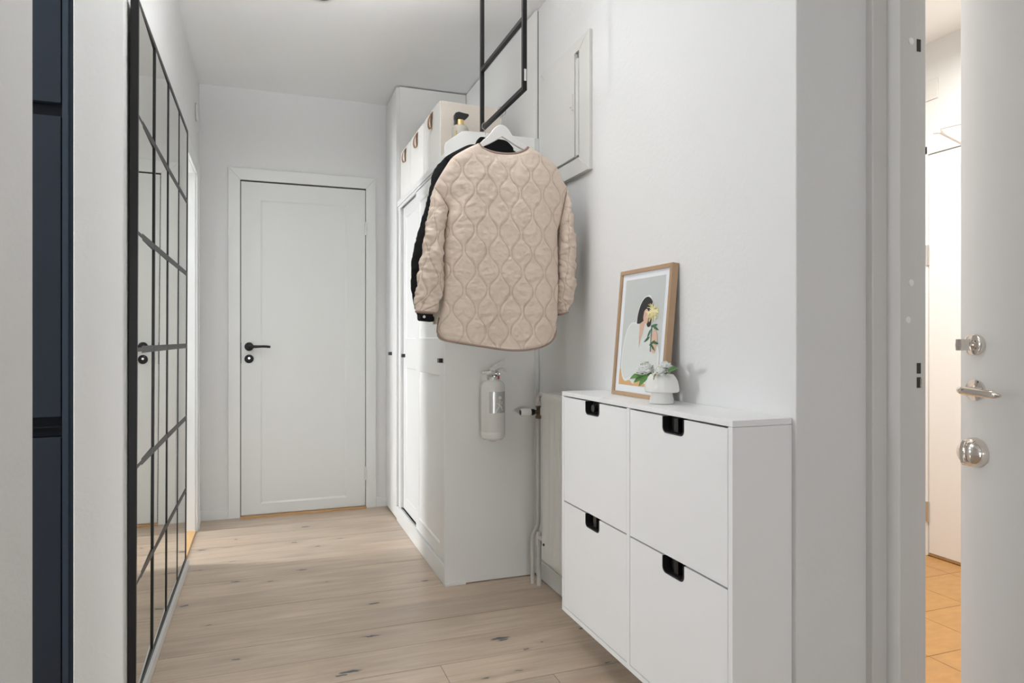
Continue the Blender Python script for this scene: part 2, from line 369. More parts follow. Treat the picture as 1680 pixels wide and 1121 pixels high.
obj('casing_board', MB().prism([(co, 0), (ci, 0), (ci, cb_), (co, ct)], 1, cy0, FY), M['trim'], T1, bevel=.002)
obj('casing_board', MB().prism([(.604, 0), (.668, 0), (.668, ct), (.604, cb_)], 1, cy0, FY), M['trim'], T1, bevel=.002)
obj('casing_board', MB().prism([(ci, cb_ + .0004), (.604, cb_ + .0004), (.668, ct), (co, ct)], 1, cy0, FY), M['trim'], T1, bevel=.002)

# ---- trim_2 : casing of the far left opening
T2 = thing('trim_2', (LX, 3.86, 0), 'white casing around the doorway past the mirror', 'door casing', kind='structure')
X0, X1 = LX, -.359
obj('casing_board', MB().box(X0, X1, 4.165, 4.236, 0, 2.09).box(X0, X1 + .006, 4.218, 4.236, 0, 2.09), M['trim'], T2, bevel=.002)
obj('casing_board', MB().box(X0, X1, 3.53, 3.565, 0, 2.01), M['trim'], T2, bevel=.002)
obj('casing_board', MB().box(X0, X1, 3.53, 4.165, 2.01, 2.09), M['trim'], T2, bevel=.002)
obj('jamb_lining', MB().box(-.60, LX + .001, 4.16, 4.1665, 0, 2.01), M['trim'], T2)
tag(obj('threshold', B(-.60, LX + .006, 3.56, 4.165, -.002, .010), M['thresh'], T2, bevel=.002), 'golden oiled oak threshold')
S('wall_side_room', MB().box(-3.0, -.493, 4.3, 4.42, 0, H).box(-3.1, -3.0, 2.94, 4.4, 0, H), M['wall'], 'white walls of the small room past the mirror')

# ---- wall_left circular cover
cv = thing('wall_cover', (LX, 4.21, 2.367), 'small round white ventilation cover high on the left wall near the far corner', 'vent cover')
obj('disc', MB().lathe([(.001, 0), (.047, 0), (.048, .004), (.046, .012), (.001, .013)], (LX, 4.21, 2.367), 0, 36), M['trim'], cv)
obj('shadow_ring', MB().lathe([(.001, 0.0), (.050, 0.0), (.050, .003), (.001, .003)], (LX, 4.21, 2.367), 0, 36), M['gapgrey'], cv)

# ================================================================== MIRROR
MY0, MY1, MZ0, MZ1 = 2.19, 3.51, .040, 2.06
mi_ = thing('grid_mirror', (LX, 2.85, .038), 'wide mirror divided into squares by a black metal grid along the left wall', 'mirror')
lean = lambda p: Vector((p.x + .004 * (p.z - .04), p.y, p.z))
nc, nr = 4, 6; cwid = (MY1 - MY0) / nc; rh = (MZ1 - MZ0) / nr
obj('backing_board', MB().box(-.3705, -.3565, MY0 + .004, MY1 - .004, MZ0, MZ1).warp(lean), M['blackm'], mi_)
tilts = [-.0150, -.0078, -.001, .0]
for r in range(nr):
    for c in range(nc):
        ya, yb = MY0 + c * cwid + .006, MY0 + (c + 1) * cwid - .006; za, zb = MZ0 + r * rh + .006, MZ0 + (r + 1) * rh - .006
        ym = (ya + yb) / 2; t = tilts[c]
        f = lambda p: lean(Vector((p.x + t * (p.y - ym), p.y, p.z)))
        obj('mirror_pane', MB().box(-.3562, -.3530, ya, yb, za, zb).warp(f), M['mirror'], mi_)
bx0, bx1 = -.3560, -.3518
for k in range(1, nc):
    yy = MY0 + k * cwid; obj('vertical_bar', MB().box(bx0, bx1 + .0005, yy - .0065, yy + .0065, MZ0 + .01, MZ1 - .01).warp(lean), M['blackm'], mi_)
for k in range(1, nr):
    zz = MZ0 + k * rh; obj('horizontal_bar', MB().box(bx0, bx1, MY0 + .01, MY1 - .005, zz - .0105, zz + .0105).warp(lean), M['blackm'], mi_)
for (ya, yb) in ((MY0, MY0 + .012), (MY1 - .012, MY1)): obj('frame_stile', MB().box(-.3715, -.3505, ya, yb, MZ0, MZ1).warp(lean), M['blackm'], mi_)
for (za, zb) in ((MZ0, MZ0 + .016), (MZ1 - .016, MZ1)): obj('frame_rail', MB().box(-.3715, -.3507, MY0 + .002, MY1 - .002, za, zb).warp(lean), M['blackm'], mi_)
tag(obj('white_batten', B(LX, -.341, 2.17, 3.532, .0006, .0385), M['trim'], bevel=.002), 'narrow white batten on the floor under the gridded mirror', 'batten')

# ================================================================== KITCHEN CABINET (blue)
kb = thing('tall_kitchen_cabinet', (-.82, 2.45, 0), 'dark blue-grey tall kitchen cabinet with handleless fronts beyond the left opening', 'cabinet')
obj('end_panel', B(-.5222, -.5077, 2.155, 2.80, 0, 2.55), M['bluelt'], kb, bevel=.001)
obj('filler_strip', B(-.5077, -.494, 2.166, 2.80, 0, 2.55), M['bluelt'], kb)
obj('carcass', B(-1.125, -.5225, 2.195, 2.80, .08, 2.55), M['bluelt'], kb)
obj('plinth', B(-1.125, -.5225, 2.22, 2.24, 0, .08), M['blue'], kb)
for za, zb in ((.085, .812), (.868, 1.690), (1.727, 2.548)):
    d = obj('cabinet_front', B(-1.122, -.5262, 2.160, 2.182, za, zb), M['blue'], kb, bevel=.0015)
obj('grip_profile', MB().box(-1.122, -.5262, 2.1832, 2.194, .814, .866).box(-1.122, -.5262, 2.168, 2.194, .838, .842), M['blueshade'], kb)
obj('grip_profile', MB().box(-1.122, -.5262, 2.183, 2.194, 1.692, 1.725), M['blueshade'], kb)

# ================================================================== WARDROBES
WX = .737
tw = thing('tall_wardrobe', (.95, 4.22, 0), 'narrow white wardrobe reaching the ceiling in the far right corner', 'wardrobe')
obj('carcass', B(.752, 1.165, 4.032, 4.408, .004, 2.592), M['side'], tw, bevel=.001)
d = obj('wardrobe_door', B(.733, .7515, 4.036, 4.404, .012, 2.588), M['wardrobe'], tw, bevel=.0015)
def knob(par, y, z, x):
    p = [(y - .017, z + .010), (y + .017, z + .010), (y + .017, z - .010), (y + .008, z - .006), (y - .008, z - .006), (y - .017, z - .010)]
    obj('knob', MB().prism(p, 0, x - .018, x), M['black'], par, bevel=.001)
knob(d, 4.20, .992, .733)
lw = thing('sliding_wardrobe', (.95, 3.45, 0), 'white wardrobe with two panelled sliding doors and black knobs, topped with fabric boxes', 'wardrobe')
s_ = obj('side_panel', MB().prism([(WX, .003), (1.158, .003), (1.158, 2.003), (.835, 2.003), (.812, 1.998), (.742, 1.944), (WX, 1.93)], 1, 2.880, 2.898), M['side'], lw, bevel=.0012)
tag(s_, 'greyish white side panel rising above the top')
obj('foot', B(.737, .83, 2.874, 2.90, .0, .010), M['side'], lw)
obj('filler_strip', B(1.158, 1.1765, 2.872, 2.898, .01, 2.0), M['trim'], lw)
obj('top_board', B(.742, 1.165, 2.898, 4.03, 1.882, 1.900), M['wardrobe'], lw)
obj('back_board', B(1.14, 1.160, 2.898, 4.03, .09, 1.882), M['wardrobe'], lw)
obj('bottom_board', B(.79, 1.14, 2.898, 4.03, .075, .09), M['wardrobe'], lw)
obj('corner_post', B(.745, .80, 3.965, 4.030, .087, 1.882), M['wardrobe'], lw, bevel=.001)
obj('plinth', MB().box(WX - .004, .757, 2.881, 4.030, .001, .084), M['wardrobe'], lw, bevel=.002)
obj('track', MB().box(.737, .742, 2.90, 4.028, 1.868, 1.900).box(.742, .80, 2.90, 4.03, 1.872, 1.882).box(.742, .746, 2.90, 4.028, 1.850, 1.868).box(.762, .766, 2.90, 4.028, 1.852, 1.872), M['wardrobe'], lw, bevel=.001)
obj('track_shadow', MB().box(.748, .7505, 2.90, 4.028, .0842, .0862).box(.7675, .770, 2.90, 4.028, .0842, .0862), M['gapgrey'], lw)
def slide_door(x, ya, yb, knob_y):
    st, z0, z1 = .070, .090, 1.856
    m1, m2 = .918, 1.084; b0, t1 = .152, 1.790
    mb = MB().box(x, x + .018, ya, ya + st + .03, z0, z1).box(x, x + .018, yb - st, yb, z0, z1)
    for a_, c_ in ((z0, b0), (m1, m2), (t1, z1)): mb.box(x, x + .018, ya + st + .03, yb - st, a_, c_)
    d = obj('sliding_door', mb, M['wardrobe'], lw)
    for a_, c_ in ((b0, m1), (m2, t1)):
        y1, y2 = ya + st + .03, yb - st; e = .006
        A = [(y1, a_), (y2, a_), (y2, c_), (y1, c_)]; C_ = [(y1 + e, a_ + e), (y2 - e, a_ + e), (y2 - e, c_ - e), (y1 + e, c_ - e)]
        obj('panel', MB().add([(x + .0004, *p) for p in A] + [(x + .006, *p) for p in C_], [(0, 1, 5, 4), (1, 2, 6, 5), (2, 3, 7, 6), (3, 0, 4, 7), (4, 5, 6, 7)]), M['wardrobe'], d)
    knob(d, knob_y, .985, x)
slide_door(.742, 2.899, 3.515, 2.955)
slide_door(.762, 3.40, 3.962, 3.925)
obj('wall_panel', B(1.166, 1.1765, 2.884, 4.030, 2.004, 2.593), M['side'], lw)
obj('joint_shadow', B(1.1755, 1.1777, 2.8805, 2.8838, 1.96, 2.59), M['gap'], lw)

# fabric boxes
bx = thing('storage_box', (.905, 3.22, 1.901), 'beige felt storage box with leather pull, nearest of the three on the wardrobe', 'storage box', 'felt boxes on the wardrobe')
def loftbox():
    P = []
    for z, k in ((1.9015, .0), (2.0, .004), (2.12, .003), (2.186, -.002)):
        x0, x1, y0_, y1_ = .762 - k * .5, 1.048 + k, 3.052 - k * .6, 3.388 + k * .0
        row = []
        n = 8
        for i in range(n): row.append((x0, y0_ + (y1_ - y0_) * i / n, z + (math.sin(PI * i / n) * .004 if z > 2.15 else 0)))
        for i in range(n): row.append((x0 + (x1 - x0) * i / n, y1_, z - (math.sin(PI * i / n) * .006 if z > 2.15 else 0)))
        for i in range(n): row.append((x1, y1_ + (y0_ - y1_) * i / n, z - (.008 if z > 2.15 else 0)))
        for i in range(n): row.append((x1 + (x0 - x1) * i / n, y0_, z - (.008 * (1 - i / n) if z > 2.15 else 0)))
        P.append(row)
    return P
P = loftbox()
mb = MB(); mb.grid(P, 32, 4, wrap=True); mb.sm = [False] * len(mb.sm)
inner = [[(.905 + (x - .905) * .97, 3.22 + (yy - 3.22) * .975, z) for x, yy, z in P[3]], [(.905 + (x - .905) * .96, 3.22 + (yy - 3.22) * .97, 1.915) for x, yy, z in P[3]]]
n0 = len(mb.v); mb.grid(inner, 32, 2, wrap=True)
mb.f += [[96 + i, 96 + (i + 1) % 32, n0 + (i + 1) % 32, n0 + i] for i in range(32)]; mb.mi += [0] * 32; mb.sm += [False] * 32
mb.f.append([n0 + 32 + i for i in range(32)]); mb.mi.append(0); mb.sm.append(False)
obj('fabric_body', mb, M['fabricbox'], bx)
fr = MB(); n = 12
fr.prism([(3.054, 1.903), (3.386, 1.903), (3.386, 2.185), (3.33, 2.189), (3.22, 2.190), (3.11, 2.189), (3.054, 2.185)], 0, .7575, .7615)
obj('front_face', fr, M['fabricfront'], bx, bevel=.001)
def pull():
    o = []; z0 = 2.155
    pts = [(.757, 3.205, 2.178), (.742, 3.207, 2.150), (.738, 3.209, 2.118), (.746, 3.215, 2.100), (.757, 3.222, 2.112), (.7555, 3.228, 2.145), (.757, 3.232, 2.180)]
    c = cat_rom(pts, 24); mb = MB(); v = []
    for i, p in enumerate(c):
        for dy, dx in ((-.013, 0), (.013, 0), (.013, .0025), (-.013, .0025)):
            v.append((p.x - .002 + (dx if i > 0 else dx), p.y + dy, p.z))
    fs = [(i * 4 + k, i * 4 + (k + 1) % 4, i * 4 + 4 + (k + 1) % 4, i * 4 + 4 + k) for i in range(23) for k in range(4)] + [(0, 1, 2, 3), (92, 93, 94, 95)]
    mb.add(v, fs, 0, False); return mb
obj('leather_pull', pull(), M['leather'], bx)
def copy_tree(o, parent=None):
    c = o.copy(); col.objects.link(c)
    if parent is not None: c.parent = parent
    for ch in list(o.children): copy_tree(ch, c)
    return c
b2 = copy_tree(bx); b2.location.y += .342; b2['label'] = 'beige felt storage box with leather pull, middle of the three on the wardrobe'
b3 = copy_tree(bx); b3.location.y += .660; b3.scale.y = .88; b3['label'] = 'beige felt storage box with leather pull, farthest of three, against the tall wardrobe'

# spray bottle
sp = thing('spray_bottle', (.829, 2.965, 1.9005), 'greige spray bottle with gold collar and black trigger head in front of the boxes', 'spray bottle')
obj('bottle', MB().lathe([(.001, 1.901), (.037, 1.901), (.0385, 1.906), (.0385, 2.030), (.036, 2.040), (.030, 2.047), (.017, 2.050), (.001, 2.050)], (.829, 2.965, 0)), M['spray'], sp)
obj('collar', MB().lathe([(.001, 2.050), (.0175, 2.050), (.0175, 2.074), (.001, 2.074)], (.829, 2.965, 0), 2, 24), M['gold'], sp)
hd = [(.800, 2.094), (.805, 2.104), (.820, 2.110), (.845, 2.106), (.866, 2.104), (.868, 2.096), (.858, 2.084), (.846, 2.074), (.812, 2.074), (.809, 2.055), (.806, 2.047), (.800, 2.047), (.802, 2.070), (.800, 2.080)]
obj('trigger_head', MB().prism(hd, 1, 2.953, 2.977), M['black'], sp, bevel=.003, seg=3)
obj('gold_tag', B(.797, .803, 2.925, 2.929, 1.975, 2.015), M['gold'], sp, bevel=.002)
# ceiling lamp
cl = thing('ceiling_lamp', (.228, 3.055, H), 'small black ceiling lamp just peeking in at the top edge', 'ceiling lamp')
obj('canopy', MB().lathe([(.001, 2.5995), (.050, 2.5995), (.050, 2.583), (.046, 2.579), (.001, 2.578)], (.228, 3.052, 0)), M['blackm'], cl)

# ================================================================== HATCH on the right wall
ht = thing('wall_hatch', (RX, 2.58, 2.0), 'white hatch with mitred casing and latch high on the right wall beside the jacket', 'hatch')
hx = RX - .014
Yn, Yf, Zb, Zt = 2.334, 2.822, 1.733, 2.273; yn, yf_, zb, zt = 2.425, 2.772, 1.800, 2.226
obj('casing_board', MB().prism([(Yn, Zb), (Yn, Zt), (yn, zt), (yn, zb)], 0, hx, RX), M['hatch'], ht, bevel=.0018)
obj('casing_board', MB().prism([(Yn, Zt), (Yf, Zt), (yf_, zt), (yn + .0006, zt)], 0, hx, RX), M['hatch'], ht, bevel=.0018)
obj('casing_board', MB().prism([(Yn + .0006, Zb), (Yf, Zb), (yf_, zb), (yn, zb)], 0, hx - .004, RX), M['hatch'], ht, bevel=.0018)
obj('casing_board', MB().prism([(Yf, Zb), (Yf, Zt), (yf_ + .0006, zt), (yf_ + .0006, zb)], 0, hx, RX), M['hatch'], ht, bevel=.0018)
obj('rebate_gap', B(RX - .004, RX - .001, yn, yf_, zb, zt), M['gapgrey'], ht)
dr = obj('hatch_door', B(hx - .007, RX - .0045, yn + .030, yf_ - .003, zb + .008, zt - .004), M['hatch'], ht, bevel=.002)
obj('edge_strip', MB().box(hx - .003, RX - .004, yn + .002, yn + .026, zb + .01, zt - .03), M['hatch'], ht, bevel=.0015)
obj('latch', MB().box(hx - .013, hx - .007, yn + .034, yn + .046, 2.0, 2.06).lathe([(.001, 0), (.016, 0), (.015, -.003), (.001, -.004)], (hx - .007, yn + .062, 2.03), 0, 20), M['hatch'], dr)

# ================================================================== RADIATOR, pipes, valve
rd = thing('radiator', (1.12, 2.44, .14), 'white fluted panel radiator on the right wall behind the shoe cabinet', 'radiator')
ry0, ry1, rz0, rz1 = 2.245, 2.636, .140, .855
P = []
n_u = 97
def rad_x(yy):
    ph = (ry1 - .045 - yy) / .052
    return .0075 * (0.5 - 0.5 * math.cos(2 * PI * ph)) if ry0 + .02 < yy < ry1 - .045 else 0.0
zs = [0, .01, .02, .05, .06, .075, .09, .5, .625, .640, .655, .69, .70, .708, .715]
for zz in zs:
    row = []
    for i in range(n_u):
        yy = ry0 + (ry1 - ry0) * i / (n_u - 1)
        k = max(0, min(1, (zz - .06) / .03)) * max(0, min(1, (.655 - zz) / .03))
        ed = .012 * (max(0, 1 - zz / .02) ** 2 + max(0, 1 - (.715 - zz) / .015) ** 2)
        side = max(0, 1 - (ry1 - yy) / .015) ** 2 * .012
        row.append((1.088 + rad_x(yy) * k + ed + side, yy, rz0 + zz))
    P.append(row)
mb = MB(); mb.grid(P, n_u, len(zs))
obj('front_panel', mb, M['radiator'], rd)
obj('rear_panel', B(1.101, 1.145, ry0, ry1, rz0 + .004, rz1 - .004), M['radiator'], rd, bevel=.006, seg=3)
obj('top_grille', MB().box(1.098, 1.150, ry0, ry1 - .01, rz1 - .006, rz1 + .003), M['radiator'], rd, bevel=.003)
br_ = MB().box(1.145, RX, 2.30, 2.33, .25, .75).box(1.145, RX, 2.57, 2.60, .25, .75)
obj('bracket', br_, M['radiator'], rd)
obj('bleed_screw', MB().lathe([(.001, 0), (.006, 0), (.005, -.004), (.001, -.004)], (1.088, 2.60, .225), 0, 14), M['gap'], rd)
pi_ = thing('radiator_pipe', (1.117, 2.775, 0), 'white painted pipes rising from the floor to the radiator valve', 'pipe')
obj('supply_pipe', MB().tube(cat_rom([(1.110, 2.784, .0), (1.110, 2.784, .18), (1.110, 2.784, .205), (1.120, 2.760, .255), (1.124, 2.750, .28), (1.124, 2.750, .5), (1.124, 2.750, .735)], 40), .0088, 14), M['pipe'], pi_)
obj('return_pipe', MB().tube([(1.128, 2.752, 0), (1.128, 2.752, .215)], .0095, 14).tube(cat_rom([(1.128, 2.750, .212), (1.126, 2.71, .214), (1.122, 2.64, .21)], 10), .009, 12)
    .lathe([(.001, .178), (.013, .178), (.013, .20), (.012, .236), (.001, .238)], (1.128, 2.752, 0), 2, 8), M['pipe'], pi_)
vl = thing('radiator_valve', (1.124, 2.75, .74), 'white thermostatic valve knob with black ring on aged brass body above the pipe', 'valve')
obj('brass_body', MB().lathe([(.001, .733), (.0135, .733), (.0135, .745), (.009, .747), (.009, .78), (.012, .782), (.012, .790), (.001, .79)], (1.124, 2.75, 0), 2, 6)
    .lathe([(.001, -.022), (.010, -.022), (.009, 0), (.001, .005)], (1.124, 2.75, .762), 0, 12), M['brass'], vl)
obj('black_ring', MB().lathe([(.001, -.038), (.0135, -.038), (.0145, -.026), (.012, -.020), (.001, -.020)], (1.124, 2.75, .762), 0, 24), M['black'], vl)
kn = MB()
kn.lathe([(.001, -.084), (.0145, -.084), (.017, -.080), (.018, -.045), (.016, -.038), (.001, -.038)], (1.124, 2.75, .762), 0, 28)
obj('knob', kn, M['ext'], vl)
obj('knob_cap', MB().lathe([(.001, -.0855), (.011, -.0855), (.011, -.084), (.001, -.084)], (1.124, 2.75, .762), 0, 20), M['black'], vl)
obj('union_nut', MB().lathe([(.001, .790), (.0135, .790), (.0135, .806), (.001, .806)], (1.124, 2.75, 0), 2, 6)
    .tube(cat_rom([(1.124, 2.75, .80), (1.124, 2.745, .828), (1.122, 2.71, .842), (1.118, 2.630, .838)], 16), .010, 12), M['pipe'], vl)

# ================================================================== FIRE EXTINGUISHER
fx = thing('fire_extinguisher', (.934, 2.80, .636), 'white fire extinguisher hanging on the wardrobe side panel below the jacket', 'fire extinguisher')
c0 = (.934, 2.812, 0)
obj('cylinder_body', MB().lathe([(.001, .632), (.012, .634), (.024, .639), (.040, .643), (.0505, .652), (.0535, .664), (.0535, .676), (.0525, .6775), (.0525, .679), (.0535, .681), (.0535, .868), (.051, .882), (.044, .893), (.030, .900), (.018, .903), (.018, .916), (.001, .916)], c0, 2, 56), M['ext'], fx)
lab = MB(); P = []
for j in range(2):
    P.append([(c0[0] + .0541 * math.cos(t), c0[1] + .0541 * math.sin(t), .762 + .092 * j) for t in [math.radians(-125 + 92 * i / 24) for i in range(25)]])
lab.grid(P, 25, 2); lb = obj('label', lab, M['extlab'], fx, recalc=False); tag(lb, 'silver label with a pale figure emblem')
P = []
emb = MB()
def arcpt(deg, z): t = math.radians(deg); return (c0[0] + .0546 * math.cos(t), c0[1] + .0546 * math.sin(t), z)
emb.lathe([(.001, 0), (.008, 0), (.007, -.0015), (.001, -.0015)], arcpt(-74, .828), 1, 16)
for a_, b_2 in (((-90, .806), (-62, .786)), ((-74, .818), (-74, .795)), ((-74, .795), (-92, .772)), ((-74, .795), (-58, .772)), ((-62, .812), (-62, .798))):
    emb.tube([arcpt(a_[0] + (b_2[0] - a_[0]) * k / 4, a_[1] + (b_2[1] - a_[1]) * k / 4) for k in range(5)], .0022, 6)
obj('emblem', emb, M['ext'], lb)
obj('valve_head', MB().lathe([(.001, .914), (.013, .914), (.013, .922), (.010, .925), (.010, .945), (.001, .946)], (.940, 2.812, 0), 2, 20).box(.925, .957, 2.800, 2.824, .925, .943)
    .lathe([(.001, 0), (.009, 0), (.009, -.016), (.007, -.018), (.001, -.016)], (.952, 2.802, .930), 1, 20), M['steel'], fx, bevel=.001)
obj('nozzle', MB().lathe([(.001, -.042), (.0060, -.042), (.0065, -.036), (.0065, -.008), (.009, -.004), (.009, .004), (.001, .005)], (.926, 2.812, .934), 0, 16), M['ext'], fx)
obj('carry_handle', MB().prism([(.948, .936), (.960, .943), (.982, .944), (.996, .936), (1.0, .940), (.996, .948), (.984, .953), (.962, .951), (.948, .944)], 1, 2.805, 2.819), M['ext'], fx, bevel=.001)
obj('squeeze_lever', MB().prism([(.922, .945), (.922, .956), (.932, .958), (.955, .974), (.975, .985), (.990, .988), (.993, .984), (.980, .976), (.962, .962), (.950, .946)], 1, 2.804, 2.820), M['ext'], fx, bevel=.001)
obj('safety_seal', B(.958, .963, 2.806, 2.818, .905, .925), M['red'], fx)
obj('wall_bracket', MB().box(.905, .925, 2.86, 2.879, .84, .93).box(.910, .916, 2.83, 2.862, .895, .93), M['ext'], fx)

# ================================================================== SHOE CABINET
cX, cYn, cYf, cZ0, cZ1 = 1.0055, 1.285, 2.235, .105, .893
shoe = thing('shoe_cabinet', (1.09, 1.76, cZ0), 'white wall-mounted slim shoe cabinet with four flap doors and black grip recesses', 'shoe cabinet')
obj('top_panel', B(cX, RX - .001, cYn, cYf, cZ1 - .015, cZ1), M['lam'], shoe, bevel=.001)
for ya, yb in ((cYn, cYn + .016), (cYf - .016, cYf)): obj('side_panel', B(cX, RX - .001, ya, yb, cZ0, cZ1 - .0156), M['lam'], shoe, bevel=.0008)
ym = (cYn + cYf) / 2
obj('divider', B(cX, RX - .005, ym - .009, ym + .009, cZ0 + .016, cZ1 - .016), M['lam'], shoe)
obj('bottom_panel', B(cX, RX - .001, cYn + .016, cYf - .016, cZ0, cZ0 + .016), M['lam'], shoe)
obj('back_panel', B(RX - .012, RX - .003, cYn + .017, cYf - .017, cZ0 + .017, cZ1 - .016), M['gap'], shoe)
obj('shelf', MB().box(cX + .03, RX - .012, cYn + .017, ym - .01, .488, .494).box(cX + .03, RX - .012, ym + .01, cYf - .017, .488, .494), M['gap'], shoe)
def rr(y0_, y1_, z0, z1, r, n=6):   # U-notch outline going down and back up (open at the top)
    pts = [(y0_, z1)]
    for k in range(n + 1):
        t = PI + (PI / 2) * k / n; pts.append((y0_ + r + r * math.cos(t), z0 + r + r * math.sin(t)))
    for k in range(n + 1):
        t = 1.5 * PI + (PI / 2) * k / n; pts.append((y1_ - r + r * math.cos(t), z0 + r + r * math.sin(t)))
    pts.append((y1_, z1)); return pts
for (ya, yb) in ((cYn + .0175, ym - .0105), (ym + .0105, cYf - .0175)):
    for (za, zb2) in ((.5035, cZ1 - .0195), (cZ0 + .0185, .4985)):
        yc = (ya + yb) / 2; hw = .050; hh = .044
        notch = rr(yc - hw, yc + hw, zb2 - hh, zb2, .016)
        poly = [(ya, za), (ya, zb2)] + notch + [(yb, zb2), (yb, za)]
        d = obj('flap_door', MB().prism(poly, 0, cX + .0005, cX + .0165), M['lam'], shoe)
        rim = MB()
        inn = rr(yc - hw + .004, yc + hw - .004, zb2 - hh + .004, zb2 - .0005, .013)
        out = rr(yc - hw + .0003, yc + hw - .0003, zb2 - hh + .0003, zb2 - .0005, .0158)
        nn = len(inn)
        v = [(cX - .0008, *p) for p in out] + [(cX - .0008, *p) for p in inn] + [(cX + .026, *p) for p in inn] + [(cX + .01, *p) for p in out]
        fs = [(i, i + 1, nn + i + 1, nn + i) for i in range(nn - 1)] + [(nn + i, nn + i + 1, 2 * nn + i + 1, 2 * nn + i) for i in range(nn - 1)] + [(i, i + 1, 3 * nn + i + 1, 3 * nn + i) for i in range(nn - 1)]
        fs.append([2 * nn + i for i in range(nn)])
        rim.add(v, fs)
        h = obj('grip_recess', rim, M['black'], d, recalc=False)
        if za > .5 and ya > ym:
            obj('round_button', MB().lathe([(.001, .002), (.012, .002), (.012, .018), (.001, .024)], (cX, yc, zb2 - .020), 0, 20), M['black'], d)
        elif True:
            obj('inner_rib', B(cX + .012, cX + .025, yc - .006 + .0, yc + .014, zb2 - hh + .006, zb2 - .002), M['black'], d)
# ================================================================== FRAMED PRINT (local: X across 0..w along -Y world, Z up)
fw, fh, ft = .318, .421, .022
pf = thing('framed_print', (1.116, 2.069, cZ1 + .0006), 'oak framed print of a dark-haired woman in a white shawl holding a yellow flower', 'framed print')
pf.rotation_euler = (math.radians(0), math.radians(5.0), 0)   # leans back against the wall
# local axes: +x into wall, y along the wall (0 at the far end, negative to the near end), z up
fwid = .013
def L_(n_, mb, m, par=None, **k): return obj(n_, mb, m, par or pf, local=True, **k)
L_('frame_rail', MB().prism([(0, fh), (-fw, fh), (-fw + fwid, fh - fwid), (-fwid, fh - fwid)], 0, 0, ft), M['oakh'], bevel=.0008)
L_('frame_rail', MB().prism([(0, 0), (-fw, 0), (-fw + fwid, fwid), (-fwid, fwid)], 0, 0, ft), M['oakh'], bevel=.0008)
L_('frame_stile', MB().prism([(0, 0.0005), (0, fh - .0005), (-fwid, fh - fwid), (-fwid, fwid)], 0, 0, ft), M['oak'], bevel=.0008)
L_('frame_stile', MB().prism([(-fw, .0005), (-fw, fh - .0005), (-fw + fwid, fh - fwid), (-fw + fwid, fwid)], 0, 0, ft), M['oak'], bevel=.0008)
L_('mat_board', B(.007, .012, -fw + fwid, -fwid, fwid, fh - fwid), M['mat'])
L_('back_board', B(.014, .019, -fw + fwid, -fwid, fwid, fh - fwid), M['oak'])
pcols = [('print_grey_blue', (.56, .585, .57)), ('print_shawl', (.68, .70, .68)), ('print_hair', (.035, .032, .034)), ('print_skin', (.66, .45, .34)), ('print_ochre', (.66, .41, .19)),
         ('print_yellow', (.86, .79, .46)), ('print_green', (.055, .15, .07)), ('print_outline', (.76, .78, .76)), ('print_yellow_deep', (.74, .63, .27))]
pm_ = [pm(n_, c_, .85, var=.02, scale=40) for n_, c_ in pcols]
ax0, ax1, az0, az1 = -fw + .040, -.034, .036, fh - .033
pr = MB()
def uv(u, v): return (ax1 + (ax0 - ax1) * u, az1 + (az0 - az1) * v)
depth = [.0068]
def patch(pts, mi, smooth=0):
    depth[0] -= .00012
    if smooth:
        pts = [tuple(p) [:2] for p in cat_rom([(a_, b__, 0) for a_, b__ in pts + [pts[0]]], smooth)][:-1]
    q = [uv(*p) for p in pts]
    pr.add([(depth[0], *p) for p in q], [list(range(len(q)))], mi)
patch([(0, 0), (1, 0), (1, 1), (0, 1)], 0)
patch([(0, .853), (1, .853), (1, 1), (0, 1)], 4)
patch([(.62, .165), (.50, .19), (.40, .27), (.36, .40), (.24, .41), (.13, .47), (.06, .60), (.03, .76), (.06, .90), (.16, .965), (.28, .95), (.38, .985), (.46, .95), (.56, .93), (.66, .97), (.80, .985), (.94, .94), (.97, .80), (.95, .66), (.84, .58), (.80, .52), (.72, .46), (.70, .2)], 7, 90)
patch([(.36, .43), (.25, .42), (.15, .48), (.08, .61), (.05, .76), (.08, .89), (.17, .94), (.30, .92), (.40, .955), (.5, .92), (.62, .93), (.78, .96), (.91, .92), (.94, .78), (.92, .66), (.82, .62), (.74, .50), (.60, .43), (.46, .42)], 1, 90)
patch([(.44, .87), (.50, .86), (.51, .95), (.44, .95)], 3)
patch([(.66, .855), (.86, .84), (.90, .91), (.72, .94), (.60, .92)], 3, 30)
patch([(.455, .40), (.62, .38), (.56, .47), (.51, .56), (.475, .645), (.455, .55)], 3)
patch([(.375, .42), (.39, .33), (.44, .25), (.52, .195), (.61, .18), (.70, .205), (.755, .27), (.73, .42), (.70, .455), (.64, .45), (.60, .40), (.54, .40), (.47, .42), (.42, .425)], 2, 60)
patch([(.545, .31), (.60, .29), (.66, .33), (.64, .42), (.56, .41), (.53, .37)], 3, 30)
patch([(.79, .50), (.86, .48), (.91, .56), (.88, .68), (.80, .68), (.77, .58)], 3, 30)
patch([(.745, .44), (.765, .44), (.775, .68), (.755, .68)], 6)
for (cx_, cy_, an) in ((.70, .52, 120), (.66, .57, 150), (.82, .445, -10), (.86, .47, 20), (.80, .60, -30), (.88, .60, 10), (.82, .64, 40)):
    t = math.radians(an); Lh, Wd = .085, .018
    patch([(cx_ + (Lh * a_ * math.cos(t) - Wd * b__ * math.sin(t)), cy_ + .62 * (Lh * a_ * math.sin(t) + Wd * b__ * math.cos(t))) for a_, b__ in ((-1, 0), (-.4, 1), (.2, 1), (1, 0), (.2, -1), (-.4, -1))], 6)
random.seed(5)
